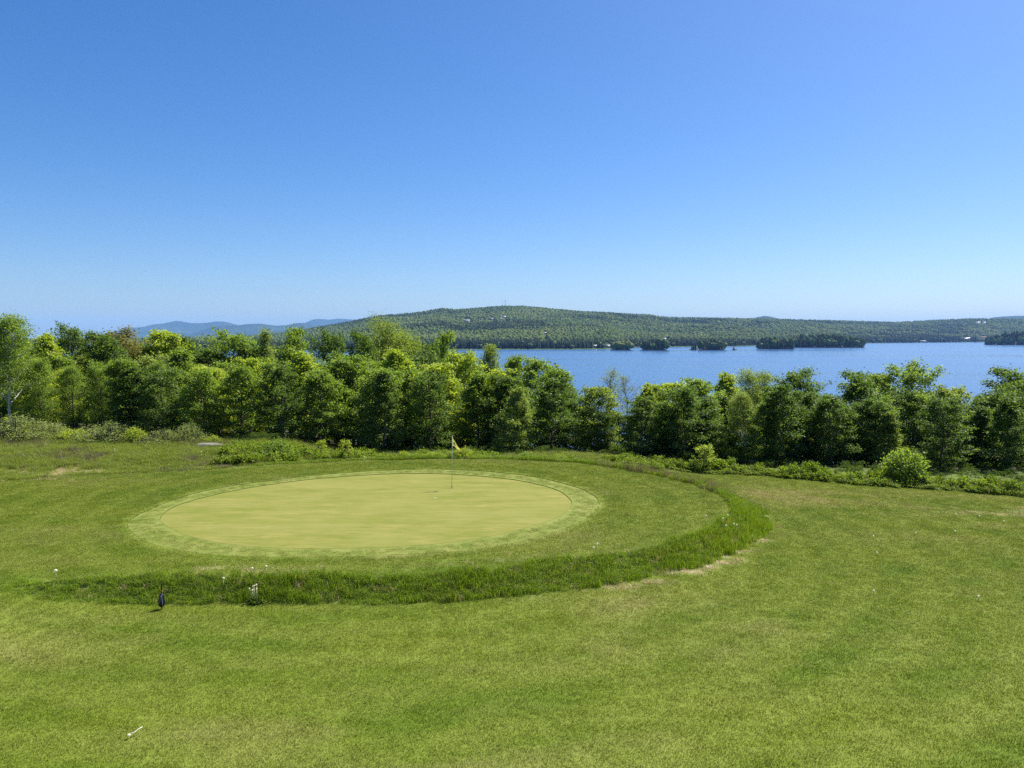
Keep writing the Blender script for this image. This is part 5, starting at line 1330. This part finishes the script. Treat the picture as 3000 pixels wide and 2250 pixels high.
def flag_grid(name, s0, s1, ns, t0, t1, nt_, off=0.0):
    S = np.linspace(s0, s1, ns); T = np.linspace(t0, t1, nt_)
    v = np.array([flag_pt(s, t) for t in T for s in S]); v[:, 1] += off
    i = (np.arange(nt_ - 1)[:, None] * ns + np.arange(ns - 1)[None, :]).ravel()
    return mesh_np(name, v, np.column_stack([i, i + 1, i + ns + 1, i + ns]), True)
fl = link("flag", flag_grid("flag", 0, 1, 22, 0, 1, 12), M_FLAG, fs)
# the printed black character: an open arc with a flick, on both faces of the cloth
def glyph(off):
    g = Geo(); n = 26
    for k in range(n):
        for seg in (0,):
            pass
    ang = np.linspace(R(62), R(318), n); V = []
    for a in ang:
        for rr in (1.0, 0.42):
            s = 0.30 + 0.125 * rr * math.cos(a) * 1.1; tt = 0.56 - 0.20 * rr * math.sin(a) * 1.25
            p = flag_pt(s, tt); V.append((p[0], p[1] + off, p[2]))
    q = [(2 * k, 2 * k + 1, 2 * k + 3, 2 * k + 2) for k in range(n - 1)]
    g.add(V, q); return g
gl = glyph(-0.004); g2 = glyph(0.004)
for v_, q_ in zip(g2.v, g2.q): gl.add(v_, q_)
link("printed_letter", gl.mesh("printed_letter"), M_PRINT_AND_SHADE, fl)

M_BALL = NT("ball_cover")
vz = M_BALL.node("ShaderNodeTexVoronoi"); vz.inputs["Scale"].default_value = 220.0; M_BALL.l.new(M_BALL.position(), vz.inputs["Vector"])
M_BALL = M_BALL.done(M_BALL.principled((0.82, 0.82, 0.80), 0.3, 0.5, M_BALL.bump(vz.outputs["Distance"], 0.3, 0.002)))
BX, BY = -2.98, 29.34
a = np.linspace(-math.pi / 2, math.pi / 2, 15); g = Geo(); g.lathe(np.column_stack([0.0255 * np.cos(a), 0.0255 + 0.0255 * np.sin(a)]), 22)
bz = float(green_z(BX, BY)) if np.hypot(BX - CX, BY - CY) < 4 else FZ
tag(link("golf_ball", g.mesh("golf_ball", True), M_BALL, None, (BX, BY, bz)), "white golf ball resting on the green in front of the flagstick", "golf ball")

# ------------------------------------------------------------------ dark teardrop marker on the near lawn
MX, MY = -8.52, 18.34; MZ = float(ground_z(MX, MY))
M_NAVY = plain("glossy_navy_plastic", (0.005, 0.006, 0.018), 0.22, 0.35, coat=0.0, var=0.1)
M_BLACK = plain("black_rubber", (0.012, 0.012, 0.013), 0.6, 0.3)
M_SEAM = plain("pale_seam", (0.30, 0.31, 0.36), 0.4, 0.4)
mk = thing("lawn_marker", (MX, MY, MZ), "small glossy navy teardrop marker on a thin black rod at the foot of the bank", "marker")
g = Geo(); g.tube([(0, 0, -0.06), (0.004, 0, 0.06)], [0.012, 0.013], 10); link("foot_spike", g.mesh("foot_spike", True), M_BLACK, mk)
prof = [(0.0, 0.052), (0.018, 0.056), (0.045, 0.075), (0.072, 0.115), (0.082, 0.160), (0.078, 0.205), (0.066, 0.265), (0.054, 0.325), (0.044, 0.365), (0.034, 0.385), (0.0, 0.388)]
pz = np.array(prof); tq_ = np.linspace(0, len(pz) - 1, 40); pp = np.column_stack([np.interp(tq_, np.arange(len(pz)), pz[:, 0]), np.interp(tq_, np.arange(len(pz)), pz[:, 1])])
g = Geo(); g.lathe(pp, 28); bo = link("teardrop_body", g.mesh("teardrop_body", True), M_NAVY, mk)
g = Geo()
for a0, tw_ in ((-1.35, -0.75), (-1.05, 0.15)):
    zz_ = np.linspace(0.13, 0.36, 12); rr_ = np.interp(zz_, pp[:, 1], pp[:, 0]) + 0.002; aa = a0 + tw_ * (0.36 - zz_) / 0.23
    g.tube(np.column_stack([rr_ * np.cos(aa), rr_ * np.sin(aa), zz_]), 0.004, 5)
link("seam", g.mesh("seam", True), M_SEAM, bo)
g = Geo(); g.tube([(0.004, 0, 0.38), (0.008, 0, 0.50)], [0.006, 0.006], 8); link("rod", g.mesh("rod", True), M_BLACK, mk)
g = Geo(); g.tube([(0.008, 0, 0.485), (0.009, 0, 0.50), (0.015, 0, 0.635), (0.015, 0, 0.642)], [0.009, 0.013, 0.0135, 0.009], 10); link("grip", g.mesh("grip", True), M_BLACK, mk)

# ------------------------------------------------------------------ flat grey rock at the meadow's back edge
def rock(seed, sx, sy, sz):
    import bmesh
    r = np.random.default_rng(seed); bm = bmesh.new(); bmesh.ops.create_icosphere(bm, subdivisions=4, radius=1.0)
    pl = r.normal(size=(14, 3)); pl /= np.linalg.norm(pl, axis=1, keepdims=True); dd_ = r.uniform(0.62, 0.95, 14)
    for vtx in bm.verts:
        p = np.array(vtx.co)
        for n_, d_ in zip(pl, dd_):
            e = p @ n_ - d_
            if e > 0: p = p - n_ * e * 0.9
        p = p * (1 + 0.05 * (vnoise(p[0] * 6, p[1] * 6 + p[2] * 5, 3) - 0.5))
        vtx.co = (p[0] * sx, p[1] * sy, p[2] * sz)
    m = bpy.data.meshes.new("rock"); bm.to_mesh(m); bm.free(); return m
tt_ = NT("lichen_grey_rock"); pn = tt_.position(); n1 = tt_.noise(pn, 4.0, 6.0, 0.7)
M_STONE = tt_.done(tt_.principled(tt_.mix(tt_.maprange(n1, 0.35, 0.65), (0.11, 0.105, 0.09), (0.25, 0.24, 0.21)), 0.9, 0.2, tt_.bump(n1, 0.6, 0.05)))
rx, ry = -16.6, 41.6
tag(link("flat_rock", rock(7, 0.9, 0.5, 0.13), M_STONE, None, (rx, ry, float(ground_z(rx, ry)) + 0.2)), "flat grey rock showing above the tall grass before the wood", "rock")

# ------------------------------------------------------------------ dandelions
M_STEM = plain("dandelion_stem", (0.28, 0.30, 0.14), 0.6, 0.3)
M_PUFF = grass_material("dandelion_fluff", lambda t: t.mix(0.5, (0.78, 0.77, 0.72), (0.82, 0.82, 0.78)), 0.4)
M_DLEAF = leaf_material("dandelion_leaf", (0.06, 0.10, 0.02), (0.12, 0.16, 0.045), 0.35)
def puff_mesh(seed, rad):
    """seed head: a fine sphere of radiating bristles with feathered tips"""
    r = np.random.default_rng(seed); n = 150
    k = np.arange(n) + 0.5; ph = np.arccos(1 - 2 * k / n); th = math.pi * (1 + 5 ** 0.5) * k
    d = np.column_stack([np.cos(th) * np.sin(ph), np.sin(th) * np.sin(ph), np.cos(ph)])
    u = np.cross(d, r.normal(size=(n, 3))); u /= np.linalg.norm(u, axis=1, keepdims=True); w = np.cross(d, u)
    c = d * rad
    s = rad * 0.2
    v = np.stack([c + u * s, c + w * s, c - u * s, c - w * s, d * rad * 0.15 + u * rad * 0.02, d * rad * 0.15 - u * rad * 0.02], 1).reshape(-1, 3)
    o = np.arange(n)[:, None] * 6
    return mesh_np("seed_head", v, [o + np.array([[0, 1, 2, 3]]), o + np.array([[4, 5, 0]])])
PUFF = puff_mesh(1, 0.024)
g = Geo(); g.tube([(0, 0, 0), (0.01, 0.0, 0.5), (0.0, 0.01, 1.0)], [0.006, 0.005, 0.004], 6); STEM = g.mesh("stem", True)
DG = {'b': ("white dandelion clock standing in the long grass near the navy marker", "dandelions on the near bank", 0.26),
      'r': ("white dandelion clock in the tall grass on the right curve of the bank", "dandelions on the right bank", 0.36),
      'l': ("white dandelion clock dotted over the open lawn on the right", "dandelions on the right lawn", 0.09),
      'm': ("white flower head at the meadow edge behind the green", "white flowers at the meadow edge", 0.4)}
SINGLE = {0: "big white dandelion clock at the far left end of the bank", 3: "single white dandelion clock between the navy marker and the dandelion rosette",
          4: "white dandelion clock on the upper edge of the right bank", 14: "white dandelion clock on the lawn nearest the right curve of the bank",
          20: "white dandelion clock on the right lawn below the straw-edged bank", 21: "white dandelion clock on the open lawn right of the bank's foot",
          22: "white dandelion clock furthest right on the near half of the lawn", 16: "white dandelion clock on the lawn close to the right picture edge",
          23: "white flower head in the meadow near the flat grey rock", 24: "white flower head in the meadow near the bare sandy patch", 25: "white flower head at the mown edge behind the green's left half"}
for k, (dx, dy, z_) in enumerate(DANDELIONS):
    lab, grp, hh = DG[z_]
    lab = SINGLE.get(k, lab)
    hh *= prnd.uniform(0.85, 1.15)
    d_ = thing("dandelion", (dx, dy, float(ground_z(dx, dy))), lab, "dandelion", grp, prnd.uniform(0, 6.28))
    big = 1.7 if k == 0 else 1.25
    link("stem", STEM, M_STEM, d_, None, None, (1, 1, hh)); link("seed_head", PUFF, M_PUFF, d_, (0, 0.01, hh + 0.015), None, (big, big, big))
# weed rosette with several clocks at the foot of the bank
wx, wy = -6.35, 18.78; wz = float(ground_z(wx, wy))
dp = thing("dandelion_plant", (wx, wy, wz), "large dandelion rosette with several white seed heads at the foot of the bank", "weed plant")
r_ = np.random.default_rng(8); n = 130
aa = r_.uniform(0, 6.28, n); ln = r_.uniform(0.10, 0.26, n); el = r_.uniform(0.25, 1.25, n)
base = np.column_stack([r_.normal(0, 0.10, n), r_.normal(0, 0.07, n), np.zeros(n)])
dr = np.column_stack([np.cos(aa) * np.cos(el), np.sin(aa) * np.cos(el), np.sin(el)]); sd = np.column_stack([-np.sin(aa), np.cos(aa), 0 * aa])
v = np.stack([base, base + dr * (ln * 0.6)[:, None] + sd * 0.018, base + dr * ln[:, None] - np.array([0, 0, 0.04]), base + dr * (ln * 0.6)[:, None] - sd * 0.018], 1).reshape(-1, 3)
link("leaf_rosette", mesh_np("leaf_rosette", v, np.arange(n * 4).reshape(-1, 4)), M_DLEAF, dp)
for k in range(9):
    ox, oy, hh = r_.normal(0, 0.15), r_.normal(0, 0.08), r_.uniform(0.26, 0.46)
    link("stem", STEM, M_STEM, dp, (ox * 0.6, oy * 0.6, 0), (oy, ox * 0.8, 0), (1, 1, hh))
    link("seed_head", PUFF, M_PUFF, dp, (ox * 0.6 + hh * ox * 0.8, oy * 0.6 - hh * oy, hh * 0.98 + 0.01), None, (0.9, 0.9, 0.9))
# a picked clock lying on the near lawn
px_, py_ = -6.31, 12.29
pd = thing("picked_dandelion", (px_, py_, float(ground_z(px_, py_)) + 0.03), "white puff with a pale stalk lying on the near lawn", "dandelion")
link("seed_head", PUFF, M_PUFF, pd, (0, 0, 0.035), None, (1.15, 1.15, 1.0))
g = Geo(); g.tube([(0.01, 0.01, 0.035), (0.06, 0.07, 0.05), (0.10, 0.13, 0.075), (0.145, 0.17, 0.09)], [0.010, 0.009, 0.008, 0.007], 6); link("stalk", g.mesh("stalk", True), M_PUFF, pd)

# ------------------------------------------------------------------ the air between here and the mountains
hz = NT("haze_air"); hz.n.remove(hz.out); hz.out = hz.node("ShaderNodeOutputMaterial")
pv = hz.node("ShaderNodeVolumePrincipled")
pv.inputs["Color"].default_value = (0.29, 0.545, 1.0, 1.0)
pv.inputs["Density"].default_value = HAZE
pv.inputs["Anisotropy"].default_value = 0.0
hz.l.new(pv.outputs[0], hz.out.inputs["Volume"])
g = Geo(); g.box((-17900, -1700, -23.5), (17900, 24900, 560)); me = g.mesh("haze"); me.materials.append(hz.m)
tag(link("haze", me), "thin blue summer haze over the lake and hills", None, None, "stuff")
